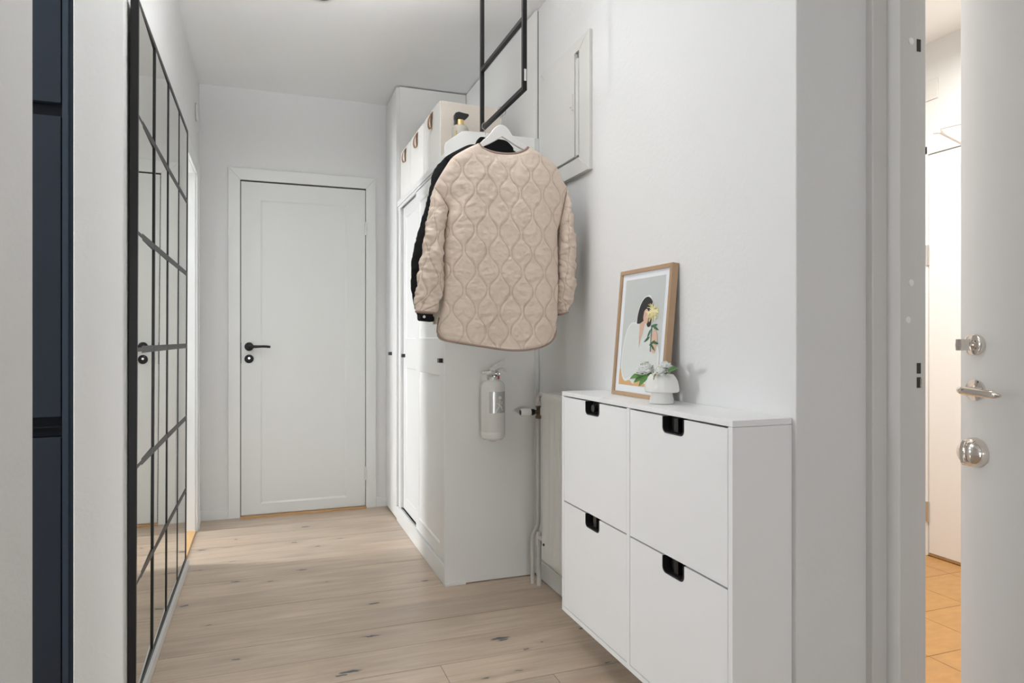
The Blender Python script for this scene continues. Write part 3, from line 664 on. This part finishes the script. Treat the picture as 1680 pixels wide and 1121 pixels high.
for k in range(58):
    t = random.uniform(0, 2 * PI); R_ = random.uniform(.08, .165); Wd = .009
    cxx, cyy = .755, .325; curl = random.uniform(-.6, .6); pts = []
    for s2 in (1, -1):
        rng = range(6) if s2 == 1 else range(5, -1, -1)
        for i in rng:
            q = i / 5; tt = t + curl * q * q; rad_ = R_ * q
            px_ = cxx + rad_ * math.cos(tt) - s2 * Wd * (1 - q * .5) * math.sin(tt); py_ = cyy + .62 * (rad_ * math.sin(tt) + s2 * Wd * (1 - q * .5) * math.cos(tt)); pts.append((px_, py_))
    depth[0] += .00012 - .00002
    patch(pts, 8 if k % 4 == 0 else 5); 
L_('print', pr, pm_, recalc=False)

# ================================================================== VASE + PEONIES
vc = (1.084, 1.703, 0); vz = cZ1 + .0004
va = thing('mushroom_vase', (vc[0], vc[1], vz), 'small matte white mushroom-shaped vase on the shoe cabinet', 'vase')
prof = [(.001, 0), (.033, 0), (.0352, .002), (.0342, .014), (.0305, .028), (.0300, .0325), (.046, .0335), (.0492, .036), (.0500, .041), (.0490, .052), (.0455, .066), (.0400, .077), (.0320, .0855), (.0290, .0862), (.0275, .0845), (.030, .078), (.033, .06), (.001, .05)]
obj('body', MB().lathe([(r_, z_ + vz) for r_, z_ in prof], vc, 2, 64), M['ceramic'], va)
def petal(c, az, el, ln, wd, cup, mi, mb, n=6):
    """one curved petal rooted at c"""
    P = []
    for j in range(n):
        t = j / (n - 1); ang = el + cup * t
        r_ = ln * t
        rad_ = sum(ln / (n - 1) * math.cos(el + cup * q / (n - 1)) for q in range(j)); zz = sum(ln / (n - 1) * math.sin(el + cup * q / (n - 1)) for q in range(j))
        w_ = wd * math.sin(PI * min(1, (t * .72 + .16))) ** .8
        row = []
        for i in range(5):
            s2 = (i - 2) / 2
            x_ = rad_ - .18 * w_ * s2 * s2; y_ = w_ * s2; z2 = zz + .35 * w_ * s2 * s2 + random.uniform(-1, 1) * .0016 * t; x_ += random.uniform(-1, 1) * .0012 * t
            row.append((c[0] + x_ * math.cos(az) - y_ * math.sin(az), c[1] + x_ * math.sin(az) + y_ * math.cos(az), c[2] + z2))
        P.append(row)
    mb.grid(P, 5, n, mi)
def leafmesh(p0, p1, wd, sag, mb, fold=.25):
    p0, p1 = Vector(p0), Vector(p1); d = p1 - p0; sd = d.cross(Vector((-.45, -.65, .60))).normalized(); P = []
    up = sd.cross(d).normalized()
    for j in range(9):
        t = j / 8; w_ = wd * math.sin(PI * (t * .94 + .05)) ** .9; c = p0 + d * t + up * sag * math.sin(PI * t)
        P.append([c + sd * w_ * s2 + up * abs(s2) * w_ * fold for s2 in (-1, -.5, 0, .5, 1)])
    mb.grid(P, 5, 9)
def thicken(o, t=.0006):
    s = o.modifiers.new('thickness', 'SOLIDIFY'); s.thickness = t; return o
vt = vz + .085
specs = [((1.058, 1.748, vt + .012), .030, 70, 'full white ruffled peony leaning left over the vase rim', [((1.066, 1.722, vt + .004), (1.024, 1.760, vt - .026), .0105), ((1.060, 1.722, vt + .004), (1.026, 1.735, vt - .036), .008), ((1.052, 1.735, vt + .0), (1.020, 1.775, vt - .016), .009)]),
         ((1.066, 1.684, vt + .007), .0215, 46, 'open white peony with pale green centre at the vase front', []),
         ((1.094, 1.697, vt + .023), .0205, 44, 'white peony standing highest at the back of the vase', [((1.084, 1.680, vt - .002), (1.080, 1.615, vt + .020), .014)])]
for si, (c, R_, npet, label, leaves) in enumerate(specs):
    random.seed(20 + si)
    f = thing('peony', (c[0], c[1], c[2] - R_ * .5), label, 'flower', 'peonies in the mushroom vase')
    mb = MB()
    for k in range(npet):
        q = (k + .5) / npet; az = k * 2.39996 + random.uniform(-.3, .3)
        el = 1.45 - 2.0 * q + random.uniform(-.15, .15)
        rr_ = R_ * (.30 + .15 * q)
        root = (c[0] + .25 * R_ * math.cos(az) * q, c[1] + .25 * R_ * math.sin(az) * q, c[2] - R_ * .30)
        petal(root, az, el, R_ * (1.05 - .15 * q) * random.uniform(.85, 1.1), R_ * (.30 + .16 * q), random.uniform(.5, 1.1), 1 if (q < .10) else 0, mb)
    o = obj('petals', mb, [M['petal'], M['petalc']], f, recalc=False); thicken(o, .0005)
    obj('stem', MB().tube(cat_rom([(c[0], c[1], c[2] - R_ * .4), ((c[0] + vc[0]) / 2, (c[1] + vc[1]) / 2, vt - .005), (vc[0] + (c[0] - vc[0]) * .2, vc[1] + (c[1] - vc[1]) * .2, vz + .052)], 8), .0018, 8), M['stem'], f)
    for p0, p1, wd in leaves:
        mb = MB(); leafmesh(p0, p1, wd, .006, mb); thicken(obj('leaf', mb, M['leafl'] if si == 0 else M['leaf'], f, recalc=False), .0007)
    if si == 1:
        obj('sepal', MB().tube(cat_rom([(1.058, 1.682, vt + .006), (1.044, 1.678, vt - .002), (1.040, 1.676, vt - .014)], 6), [.003, .0028, .0025, .002, .0015, .001], 8), M['stem'], f)

# ================================================================== HANGING RACK
rk = thing('hanging_clothes_rack', (.83, 2.40, H), 'black square-bar clothes rack hanging from the ceiling beside the wardrobe', 'clothes rack')
hb = .0075
for yy in (2.159, 2.637): obj('upright', B(.83 - hb, .83 + hb, yy - hb, yy + hb, 1.930, 2.5995), M['blackm'], rk, bevel=.0006)
obj('hanging_rail', B(.83 - hb, .83 + hb, 2.159 + hb, 2.637 - hb, 1.930, 1.945), M['blackm'], rk, bevel=.0006)
obj('cross_rail', B(.83 - hb, .83 + hb, 2.159 + hb, 2.637 - hb, 2.170, 2.185), M['blackm'], rk, bevel=.0006)
tag(obj('sticker', B(.827, .8345, 2.1505, 2.1514, 1.962, 2.002), M['sticker'], rk), 'small white sticker')

# ---- hangers
HG = [(0.741, 1.804), (0.756, 1.819), (0.772, 1.832), (0.786, 1.848), (0.798, 1.865), (0.81, 1.876), (0.826, 1.883), (0.843, 1.88), (0.857, 1.869), (0.867, 1.854), (0.881, 1.838), (0.903, 1.824), (0.929, 1.812)]
HG_low = [(0.918, 1.796), (0.905, 1.802), (0.886, 1.81), (0.867, 1.82), (0.848, 1.83), (0.83, 1.839), (0.812, 1.826), (0.793, 1.814), (0.772, 1.802), (0.753, 1.792)]
def hanger_mb(y, dx=0, dz=0):
    up_ = [(.665, 1.752)] + HG + [(1.015, 1.765)]
    lo_ = [(1.008, 1.748)] + HG_low + [(.672, 1.738)]
    a_ = [tuple(p)[:2] for p in cat_rom([(x, z, 0) for x, z in up_], 46)]
    b__ = [tuple(p)[:2] for p in cat_rom([(x, z, 0) for x, z in lo_[:7]], 18)] + [tuple(p)[:2] for p in cat_rom([(x, z, 0) for x, z in lo_[6:]], 18)][1:]
    return MB().prism([(x + dx, z + dz) for x, z in a_ + b__], 1, y - .006, y + .006)
def hook_mb(y, dx, dz, flip=1):
    cz = 1.9345 + dz; pts = [(.828 + dx, y, 1.876 + dz), (.828 + dx, y, 1.900 + dz)]
    pts += [(.8300 + dx + flip * .0165 * math.cos(math.radians(t)), y + .0 , cz + .0165 * math.sin(math.radians(t)) - .0015) for t in (-70, -40, -10, 20, 50, 80, 110, 140, 165)]
    return MB().tube(cat_rom(pts, 40), .0012, 8)
hg1 = thing('coat_hanger', (.83, 2.39, 1.93), 'white wooden coat hanger holding the beige quilted jacket', 'hanger', 'white hangers on the black rail')
obj('hanger_arms', hanger_mb(2.395), M['hanger'], hg1, bevel=.003)
obj('hook', hook_mb(2.395, 0, .001), M['steel'], hg1)
hg2 = thing('coat_hanger', (.83, 2.60, 1.93), 'white coat hanger on the rail behind, holding the black jacket', 'hanger', 'white hangers on the black rail')
obj('hanger_arms', hanger_mb(2.585, .0, .014), M['hanger'], hg2, bevel=.003)
obj('hook', hook_mb(2.585, 0, .001, -1), M['steel'], hg2)

# ================================================================== JACKETS
JT = [(0.57, 1.628), (0.584, 1.657), (0.612, 1.704), (0.64, 1.744), (0.687, 1.777), (0.738, 1.805), (0.749, 1.79), (0.774, 1.78), (0.807, 1.774), (0.848, 1.774), (0.889, 1.78), (0.923, 1.795), (0.938, 1.811), (0.974, 1.795), (1.016, 1.773), (1.051, 1.746), (1.073, 1.704), (1.099, 1.668)]
JL = [(0.57, 1.628), (0.601, 1.594), (0.626, 1.551), (0.615, 1.505), (0.605, 1.406), (0.605, 1.301), (0.598, 1.203), (0.585, 1.132), (0.583, 1.106)]
JB = [(0.583, 1.106), (0.592, 1.085), (0.62, 1.073), (0.726, 1.056), (0.848, 1.04), (0.948, 1.046), (1.008, 1.069), (1.036, 1.103), (1.041, 1.131)]
JR = [(1.099, 1.668), (1.082, 1.596), (1.064, 1.523), (1.053, 1.491), (1.055, 1.427), (1.054, 1.315), (1.049, 1.195), (1.041, 1.131)]
QS, QA, QH, QX, QZ = .0440, .0172, .145, .890 - .022, 1.69 - .0725
def quilt_d(x, z):
    x += .007 * noise.noise(Vector((x * 6, z * 5, 3.1))); z += .010 * noise.noise(Vector((x * 5, z * 4, 9.1)))
    ph = 2 * PI * (z - QZ) / QH; cs, sn = (math.cos(ph) - .05 * math.cos(3 * ph)) / .95, (math.sin(ph) - .15 * math.sin(3 * ph)) / .95
    k0 = round((x - QX) / QS); best = 9
    sl = math.sqrt(1 + (QA * 2 * PI / QH * sn) ** 2)
    for k in range(k0 - 1, k0 + 2):
        xk = QX + k * QS + (QA if k % 2 == 0 else -QA) * cs
        best = min(best, abs(x - xk) / sl)
    return best
def crumple(x, z, f=1, seed=0):
    a_ = noise.noise(Vector((x * 14 * f, z * 26 * f, seed))); b__ = noise.noise(Vector((x * 38 * f, z * 52 * f, seed + 5)))
    return a_ * .6 + b__ * .4
def coons(T, L, Bt, R, nu, nv, line_top=False):
    Tt = T; P = []
    for j in range(nv):
        t = j / (nv - 1); row = []
        for i in range(nu):
            s2 = i / (nu - 1)
            p = (1 - t) * Tt[i] + t * Bt[i] + (1 - s2) * L[j] + s2 * R[j] - ((1 - s2) * (1 - t) * Tt[0] + s2 * (1 - t) * Tt[-1] + (1 - s2) * t * Bt[0] + s2 * t * Bt[-1])
            row.append(p)
        P.append(row)
    return P
def v3(c): return [(x, z, 0) for x, z in c]
def set_attr(o, vals):
    at = o.data.attributes.new('stitch', 'FLOAT', 'POINT'); at.data.foreach_set('value', vals)
JY = 2.395
def D_profile(s2, t, dm):
    sp_ = 2 * s2 - 1
    return dm * (max(0, 1 - abs(sp_) ** 2.6)) ** .5 * (max(0.0, 1 - (1 - t) ** 7)) ** .5
qj = thing('quilted_jacket', (.83, JY, 1.93), 'beige onion-quilted jacket with taupe binding hanging with its back to the viewer', 'jacket')
nu, nv = 210, 300
def resT(c, n, kinks):
    """resample with sharp kinks at the given control indices, count shared by length"""
    segs = []; idx = [0] + kinks + [len(c) - 1]
    Ls = [sum((Vector(c[q]) - Vector(c[q + 1])).length for q in range(idx[a_], idx[a_ + 1])) for a_ in range(len(idx) - 1)]
    tot = sum(Ls); cnt = [max(2, round((n - 1) * l / tot)) for l in Ls]; cnt[-1] += (n - 1) - sum(cnt)
    out = []
    for a_ in range(len(idx) - 1):
        r_ = cat_rom(v3(c[idx[a_]:idx[a_ + 1] + 1]), cnt[a_] + 1); out += r_ if a_ == 0 else r_[1:]
    return out
T_ = resT(JT, nu, [5, 12]); L_c = resT(JL, nv, []); B_c = cat_rom(v3(JB), nu); R_c = cat_rom(v3(JR), nv)
TS = [Vector(p) for p in T_]
for _ in range(260): TS = [TS[0]] + [(TS[k - 1] + TS[k] * 2 + TS[k + 1]) / 4 for k in range(1, nu - 1)] + [TS[-1]]
G = coons(TS, L_c, B_c, R_c, nu, nv)
for j in range(nv):      # the sharp corners of the neck opening fade out down the back
    wk = max(0, 1 - j / (nv - 1) / .10) ** 2
    for i in range(nu): G[j][i] = G[j][i] + (T_[i] - TS[i]) * wk
P = []; att = []
for j in range(nv):
    row = []; t = j / (nv - 1)
    for i in range(nu):
        s2 = i / (nu - 1); p = G[j][i]; x, z = p.x, p.y
        d = quilt_d(x, z)
        edge = min(1, min(s2, 1 - s2) / .04) * min(1, t / .02) * min(1, (1 - t) / .015)
        puff = .0026 * (1 - math.exp(-(d / .0055) ** 2)) - .0008 * math.exp(-(d / .0016) ** 2)
        topfade = min(1, max(0, (1.775 - z) / .05)) if .70 < x < .97 else 1
        puff *= (.15 + .85 * topfade)
        wr_ = .0056 * crumple(x, z, 1, 2.0) + .0026 * crumple(x * 1.0, z, 2.4, 7.0)
        fold = .010 * math.sin(x * 21 + 1.5 + 1.2 * math.sin(z * 4)) * max(0, t - .15) + .006 * noise.noise(Vector((x * 7, z * 2.5, 1)))
        D = D_profile(s2, t, .042 + .016 * t) + (puff + wr_ + fold) * edge
        row.append((x, JY - .004 - D, z))
        att.append(math.exp(-(d / .0013) ** 2) * (.15 + .85 * topfade))
    P.append(row)
mb = MB(); mb.grid(P, nu, nv)
o = obj('back_panel', mb, M['quilt'], qj, recalc=False); set_attr(o, att)
def pick(G_, i): return G_[i]
neck_i = [k for k in range(nu) if .738 <= T_[k].x <= .938]
# front panel (behind), with a deeper neckline
JTf = JT[:6] + [(.755, 1.765), (.785, 1.735), (.838, 1.715), (.890, 1.735), (.922, 1.765)] + JT[12:]
n2, m2 = 70, 70
G2 = coons(resT(JTf, n2, [5, 11]), resT(JL, m2, []), cat_rom(v3(JB), n2), cat_rom(v3(JR), m2), n2, m2)
P2 = []
for j in range(m2):
    row = []
    for i in range(n2):
        p = G2[j][i]; s2, t = i / (n2 - 1), j / (m2 - 1)
        edge = min(1, min(s2, 1 - s2) / .05)
        row.append((p.x, JY - .004 + D_profile(s2, t, .05) + (.004 * crumple(p.x, p.y, 1, 4)) * edge, p.y))
    P2.append(row)
mb = MB(); mb.grid(P2, n2, m2); o = obj('front_panel', mb, M['quilt'], qj, recalc=False); set_attr(o, [0.0] * (n2 * m2))
# bindings
obj('neck_binding', MB().tube([Vector(P[0][k]) + Vector((0, -.003, 0)) for k in neck_i], .0058, 8), M['binding'], qj)
k0 = int(nv * .90)
hem = [P[j][0] for j in range(k0, nv, 3)] + [P[nv - 1][i] for i in range(0, nu, 3)] + [P[j][nu - 1] for j in range(nv - 1, int(nv * .93), -3)]
obj('hem_binding', MB().tube([Vector(p) + Vector((0, -.001, 0)) for p in hem], .0040, 8), M['binding'], qj)

def sleeve(secs, yc, dep, nr_, na, seed, crum, mat, par, quilt=True, ybend=0):
    A_ = cat_rom([(a_[0], a_[1], 0) for a_, b__ in secs], nr_); B_ = cat_rom([(b__[0], b__[1], 0) for a_, b__ in secs], nr_)
    P = []; att = []; along = 0
    for j in range(nr_):
        t = j / (nr_ - 1); a_, b__ = A_[j], B_[j]; c = (a_ + b__) / 2; hw = (a_ - b__) / 2
        if j: along += ((A_[j] + B_[j]) / 2 - (A_[j - 1] + B_[j - 1]) / 2).length
        dp = dep * (0.72 + .35 * math.sin(PI * min(1, t * 1.15)) - .12 * t) * (min(1, (t + .02) / .10)) ** .5
        row = []
        for k in range(na):
            th = 2 * PI * k / na; cx_, sy_ = math.cos(th), math.sin(th)
            base = c + hw * cx_
            y_ = yc + ybend * t + dp * sy_
            nrm = Vector((hw.normalized().x * cx_, sy_, hw.normalized().y * cx_)).normalized()
            disp = 0; st = 0
            if quilt:
                u_ = th * hw.length * 1.15
                d = quilt_d(.87 + u_ + (c.x - .55) * .2, 1.69 - along * 1.0)
                disp += .0028 * (1 - math.exp(-(d / .006) ** 2)) - .001 * math.exp(-(d / .0016) ** 2); st = math.exp(-(d / .0017) ** 2)
            lim = min(1, (1 - t) / .02 + .15) * (.35 + .65 * min(1, t / .06))
            disp += crum * (.9 * noise.noise(Vector((base.x * 22, base.y * 30, seed + sy_))) + .6 * noise.noise(Vector((base.x * 50, base.y * 75, seed + 3 + sy_))))
            disp = disp * lim - (.004 if quilt else 0)
            row.append((base.x + nrm.x * disp, y_ + nrm.y * disp, base.y + nrm.z * disp)); att.append(st)
        P.append(row)
    mb = MB(); mb.grid(P, na, nr_, wrap=True)
    mb.f.append([k for k in range(na)]); mb.mi.append(0); mb.sm.append(False)
    o = obj('sleeve', mb, mat, par, recalc=True)
    if quilt: set_attr(o, att)
    return o, P
SLs = [[(0.57, 1.628), (0.627, 1.551)], [(0.556, 1.572), (0.618, 1.52)], [(0.541, 1.5), (0.61, 1.467)], [(0.53, 1.433), (0.605, 1.406)], [(0.519, 1.365), (0.604, 1.346)], [(0.508, 1.298), (0.604, 1.29)], [(0.498, 1.239), (0.598, 1.23)], [(0.496, 1.202), (0.582, 1.192)], [(0.499, 1.179), (0.575, 1.174)]]
SRs = [[(1.099, 1.668), (1.062, 1.522)], [(1.111, 1.606), (1.065, 1.506)], [(1.117, 1.542), (1.064, 1.475)], [(1.127, 1.478), (1.06, 1.439)], [(1.132, 1.398), (1.058, 1.375)], [(1.132, 1.325), (1.055, 1.313)], [(1.127, 1.269), (1.054, 1.257)], [(1.114, 1.224), (1.054, 1.215)], [(1.1, 1.186), (1.054, 1.174)]]
for secs, cr, sd, yb_ in ((SLs, .0075, 1, -.012), (SRs, .0115, 8, .0)):
    o, SP = sleeve(secs, JY - .004, .050, 170, 96, sd, cr, M['quilt'], qj, True, yb_)
    cuff = SP[-1] + [SP[-1][0]]
    obj('cuff_binding', MB().tube(cuff, .0038, 8, caps=False), M['binding'], o)

# ---- black jacket behind
bj = thing('black_jacket', (.83, 2.59, 1.93), 'black jacket with buttoned cuff hanging behind the beige quilted one', 'jacket')
BT = [(0.654, 1.787), (0.667, 1.800), (0.704, 1.824), (0.755, 1.852), (0.785, 1.858), (0.82, 1.864), (0.859, 1.874), (0.903, 1.876), (0.938, 1.856), (0.97, 1.838), (1.037, 1.815), (1.08, 1.785), (1.10, 1.74)]
BL = [(0.654, 1.787), (.70, 1.74), (0.715, 1.66), (.690, 1.58), (.672, 1.45), (.664, 1.30), (.662, 1.20)]
BB = [(.662, 1.20), (.72, 1.195), (.86, 1.19), (1.0, 1.195), (1.07, 1.20)]
BR = [(1.10, 1.74), (1.085, 1.66), (1.08, 1.56), (1.078, 1.40), (1.07, 1.20)]
nb, mb2 = 70, 80; BY = 2.585
for sgn, nm in ((-1, 'back_panel'), (1, 'front_panel')):
    Gb = coons(cat_rom(v3(BT), nb), cat_rom(v3(BL), mb2), cat_rom(v3(BB), nb), cat_rom(v3(BR), mb2), nb, mb2)
    Pb = [[(Gb[j][i].x, BY + sgn * (D_profile(i / (nb - 1), j / (mb2 - 1), .05) + .004 * crumple(Gb[j][i].x, Gb[j][i].y, .8, sgn + 2) * min(1, min(i, nb - 1 - i) / 4)), Gb[j][i].y) for i in range(nb)] for j in range(mb2)]
    mb = MB(); mb.grid(Pb, nb, mb2); obj(nm, mb, M['coatblack'], bj, recalc=False)
obj('collar', MB().prism([tuple(p)[:2] for p in cat_rom([(x, z, 0) for x, z in [(.772, 1.842), (.786, 1.870), (.800, 1.8765), (.83, 1.872), (.880, 1.874), (.905, 1.868), (.93, 1.845)]], 30)] + [(.93, 1.80), (.772, 1.80)], 1, 2.535, 2.562), M['coatblack'], bj, bevel=.004, seg=3)
BSL = [[(0.654, 1.787), (0.738, 1.680)], [(0.613, 1.735), (0.713, 1.646)], [(0.598, 1.669), (0.688, 1.579)], [(0.576, 1.58), (0.662, 1.521)], [(0.549, 1.49), (0.646, 1.447)], [(0.528, 1.402), (0.629, 1.374)], [(0.522, 1.33), (0.613, 1.301)], [(0.526, 1.258), (0.609, 1.236)], [(0.540, 1.19), (0.607, 1.176)], [(0.549, 1.171), (0.606, 1.156)]]
BSR = [[(1.10, 1.74), (1.05, 1.60)], [(1.115, 1.66), (1.055, 1.56)], [(1.125, 1.55), (1.055, 1.48)], [(1.13, 1.40), (1.055, 1.36)], [(1.12, 1.22), (1.06, 1.20)]]
osl, SP = sleeve(BSL, BY - .01, .048, 90, 48, 4, .005, M['coatblack'], bj, False, -.01)
obj('cuff', MB().prism([(.551, 1.182), (.607, 1.168), (.606, 1.147), (.553, 1.152)], 1, BY - .052, BY + .012), M['coatblack'], osl, bevel=.006, seg=3)
obj('button', MB().lathe([(.001, 0), (.0055, 0), (.005, -.003), (.001, -.0035)], (.5665, BY - .052, 1.166), 1, 16), M['sticker'], osl)
sleeve(BSR, BY, .045, 60, 40, 6, .004, M['coatblack'], bj, False)
Pf = []
random.seed(3)
for j in range(26):
    t = j / 25; row = []
    for k in range(20):
        th = 2 * PI * k / 20
        row.append((.628 - .004 * (1 - t) + .026 * math.cos(th) * (1 - .15 * t) + random.uniform(-.0012, .0012), 2.553 + .016 * math.sin(th) + random.uniform(-.0012, .0012), 1.36 - .222 * t))
    Pf.append(row)
mb = MB(); mb.grid(Pf, 20, 26, wrap=True); mb.f += [list(range(20)), [500 + k for k in range(20)]]; mb.mi += [0, 0]; mb.sm += [False, False]
tag(obj('fleece_lining', mb, M['fleece'], bj), 'cream fleece lining showing below the beige cuff')

# ================================================================== ENTRANCE DOOR AND FRAME
T3 = thing('trim_3', (1.45, 1.22, 0), 'grey-white steel frame of the entrance door with strike plates and screw caps', 'door frame', kind='structure')
obj('frame_moulding', MB().box(1.395, 1.451, 1.253, 1.274, 0, 2.118), M['entry'], T3, bevel=.002)
obj('frame_profile', MB().box(1.440, 1.4945, 1.2157, 1.275, 0, 2.118), M['entry'], T3, bevel=.0015)
obj('rebate', MB().box(1.4945, 1.529, 1.2185, 1.32, 0, 2.118), M['entry'], T3, bevel=.0015)
obj('head_piece', MB().box(1.395, 1.529, .24, 1.2157, 2.07, 2.12), M['entry'], T3)
obj('hinge_jamb', MB().box(1.395, 1.529, .24, .285, 0, 2.07), M['entry'], T3)
for z, za in ((1.905, 1.775), (.985, 1.012)):
    pass
def ap(x, y, z, w_, h_): return MB().box(x, x + w_, y - .0012, y, z - h_ / 2, z + h_ / 2)
for z, hh in ((1.801, .030), (1.009, .026), (.974, .026)): obj('strike_hole', ap(1.4985, 1.2187, z, .013, hh), M['gap'], T3)
obj('strike_bolt', MB().box(1.508, 1.514, 1.2165, 1.2187, .962, .984), M['steel'], T3)
for x, z in ((1.476, 1.806), (1.476, 1.218), (1.466, 1.127)): obj('screw_cap', MB().lathe([(.001, .001), (.0085, .001), (.0085, -.001), (.0075, -.0022), (.001, -.0024)], (x, 1.2157, z), 1, 24), M['entry_door'], T3)

D2 = thing('door_2', (1.494, .29, 0), 'white entrance door standing ajar with nickel thumb turn, lever and dome lock', 'door', kind='structure')
D2.rotation_euler = (0, 0, math.radians(-7.2))
DL = .905
def E_(n_, mb, m, par=D2, **k): return obj(n_, mb, m, par, local=True, **k)
E_('leaf', MB().box(.0, .045, 0, DL, .012, 2.05), M['entry_door'], bevel=.002)
E_('rebate_edge', MB().box(.012, .030, DL, DL + .0015, .9, 1.15), M['steel'])
ya = DL - .044
E_('thumb_turn', MB().lathe([(.001, 0), (.0250, 0), (.0258, -.003), (.0255, -.012), (.022, -.0145), (.010, -.015), (.009, -.026), (.001, -.028)], (0, ya, 1.067), 0, 36)
   .prism([(ya - .007, 1.067 - .0135), (ya + .007, 1.067 - .0135), (ya + .0085, 1.067), (ya + .007, 1.067 + .0135), (ya - .007, 1.067 + .0135), (ya - .0085, 1.067)], 0, -.052, -.024), M['chrome'])
E_('lever_handle', MB().lathe([(.001, 0), (.0250, 0), (.0258, -.002), (.0250, -.006), (.012, -.008), (.0085, -.012), (.0085, -.046), (.001, -.05)], (0, ya, .958), 0, 36)
   .tube(cat_rom([(-.030, ya + .003, .958), (-.046, ya + .0, .959), (-.052, ya - .018, .959), (-.053, ya - .05, .957), (-.053, ya - .085, .955), (-.052, ya - .108, .954)], 22), [.0085] * 4 + [.0092] * 14 + [.0088, .008, .006, .003], 14), M['chrome'])
E_('dome_lock', MB().lathe([(.001, 0), (.034, 0), (.0355, -.003), (.0355, -.010), (.033, -.020), (.027, -.029), (.016, -.036), (.001, -.038)], (0, ya, .809), 0, 44)
   .prism([(ya - .034, .809 - .004), (ya + .034, .809 - .004), (ya + .034, .809 + .004), (ya - .034, .809 + .004)], 0, -.012, -.0105), M['chrome'])
gr = MB(); 
gp = [(.809 + .030 * math.sin(t), -.034 - .010 * math.cos(t)) for t in [(-PI / 2) + PI * k / 14 for k in range(15)]]
gr.add([(x, ya + w_, z) for w_ in (-.006, .006) for z, x in gp], [list(range(15)), list(range(15, 30))[::-1]] + [(k, k + 1, 16 + k, 15 + k) for k in range(14)] + [(14, 0, 15, 29)])
E_('turn_grip', gr, M['chrome'], bevel=.002)
for z in (.25, 1.05, 1.85): E_('hinge', MB().lathe([(.001, z - .05), (.008, z - .05), (.008, z + .05), (.001, z + .05)], (.0, -.012, 0), 2, 14), M['steel'])
# threshold of the entrance
S('trim_4', MB().box(1.395, 1.56, .285, 1.2157, -.012, .012), M['thresh'], 'oak threshold of the entrance door', bevel=.002)

# ================================================================== STAIRWELL
sf = S('floor_stairwell', MB().box(1.53, 3.3, -.2, 3.4, -.12, -.010), M['grout'], 'ochre tiled stairwell floor seen through the entrance gap')
ts = .28
for i in range(6):
    for j in range(11):
        xa, ya_ = 1.562 + i * ts, .02 + j * ts - .02
        xb = min(xa + ts, 3.108)
        if xa > 3.1: continue
        obj('tile', B(xa + .0012, xb - .0012, ya_ + .0012, ya_ + ts - .0012, -.010, 0), M['stairtile'], sf)
S('wall_stairwell', MB().box(3.11, 3.25, 2.505, 3.4, 0, 2.56).box(3.11, 3.25, -.2, 2.505, 2.045, 2.56).box(3.11, 3.25, -.2, 1.45, 0, 2.045).box(1.53, 3.25, 3.1, 3.25, 0, 2.56).box(1.53, 3.25, -.35, -.2, 0, 2.56), M['wall'], 'warmly lit white stairwell wall beyond the entrance')
S('ceiling_stairwell', MB().box(1.53, 3.25, -.35, 3.25, 2.56, 2.66), M['ceiling'], 'white stairwell ceiling')
S('wall_landing', MB().box(1.53, 1.56, 1.32, 3.1, 0, 2.56).box(1.53, 1.56, -.3, .24, 0, 2.56).box(1.53, 1.56, .24, 1.32, 2.12, 2.56), M['wall'], 'stairwell side of the entrance wall')
D3 = thing('door_3', (3.11, 1.97, 0), 'white door with overhead closer across the stairwell', 'door', kind='structure')
obj('leaf', B(3.112, 3.155, 1.50, 2.463, .014, 2.0), M['entry_door'], D3, bevel=.002)
obj('frame', MB().box(3.105, 3.20, 2.466, 2.505, 0, 2.045).box(3.105, 3.20, 1.45, 1.497, 0, 2.045).box(3.105, 3.20, 1.45, 2.505, 2.004, 2.045).box(3.16, 3.2, 1.49, 2.47, 0, 2.01), M['entry_door'], D3, bevel=.002)
obj('threshold_shadow', B(3.114, 3.15, 1.50, 2.463, .001, .013), M['threshd'], D3)
for z in (.22, 1.50): obj('hinge', MB().lathe([(.001, z - .05), (.008, z - .05), (.008, z + .05), (.001, z + .05)], (3.104, 2.466, 0), 2, 14), M['steel'], D3)
dc = thing('door_closer', (3.1, 2.1, 2.0), 'white overhead door closer arm above the stairwell door', 'door closer')
obj('arm', MB().tube([(2.86, 2.225, 2.030), (3.085, 2.215, 1.962)], .009, 10).lathe([(.001, 2.015), (.014, 2.015), (.014, 2.045), (.001, 2.045)], (2.86, 2.225, 0), 2, 14), M['hatch'], dc)
obj('arm', MB().tube([(2.86, 2.225, 2.036), (3.10, 1.76, 2.066)], .008, 10), M['hatch'], dc)
obj('closer_body', B(3.068, 3.1118, 1.96, 2.24, 1.925, 1.965), M['hatch'], dc, bevel=.004)
mp_ = thing('wall_plate', (3.11, 2.47, 2.32), 'small white plate with dots high on the stairwell wall', 'wall plate')
obj('plate', B(3.103, 3.11, 2.41, 2.53, 2.27, 2.37), M['hatch'], mp_, bevel=.002)
obj('screw', MB().lathe([(.001, 0), (.006, 0), (.001, -.004)], (3.103, 2.487, 2.335), 0, 12), M['gap'], mp_)
obj('screw', MB().lathe([(.001, 0), (.006, 0), (.001, -.004)], (3.103, 2.482, 2.285), 0, 12), M['gap'], mp_)

for o in bpy.data.objects:
    if '_o' in o.keys(): del o['_o']
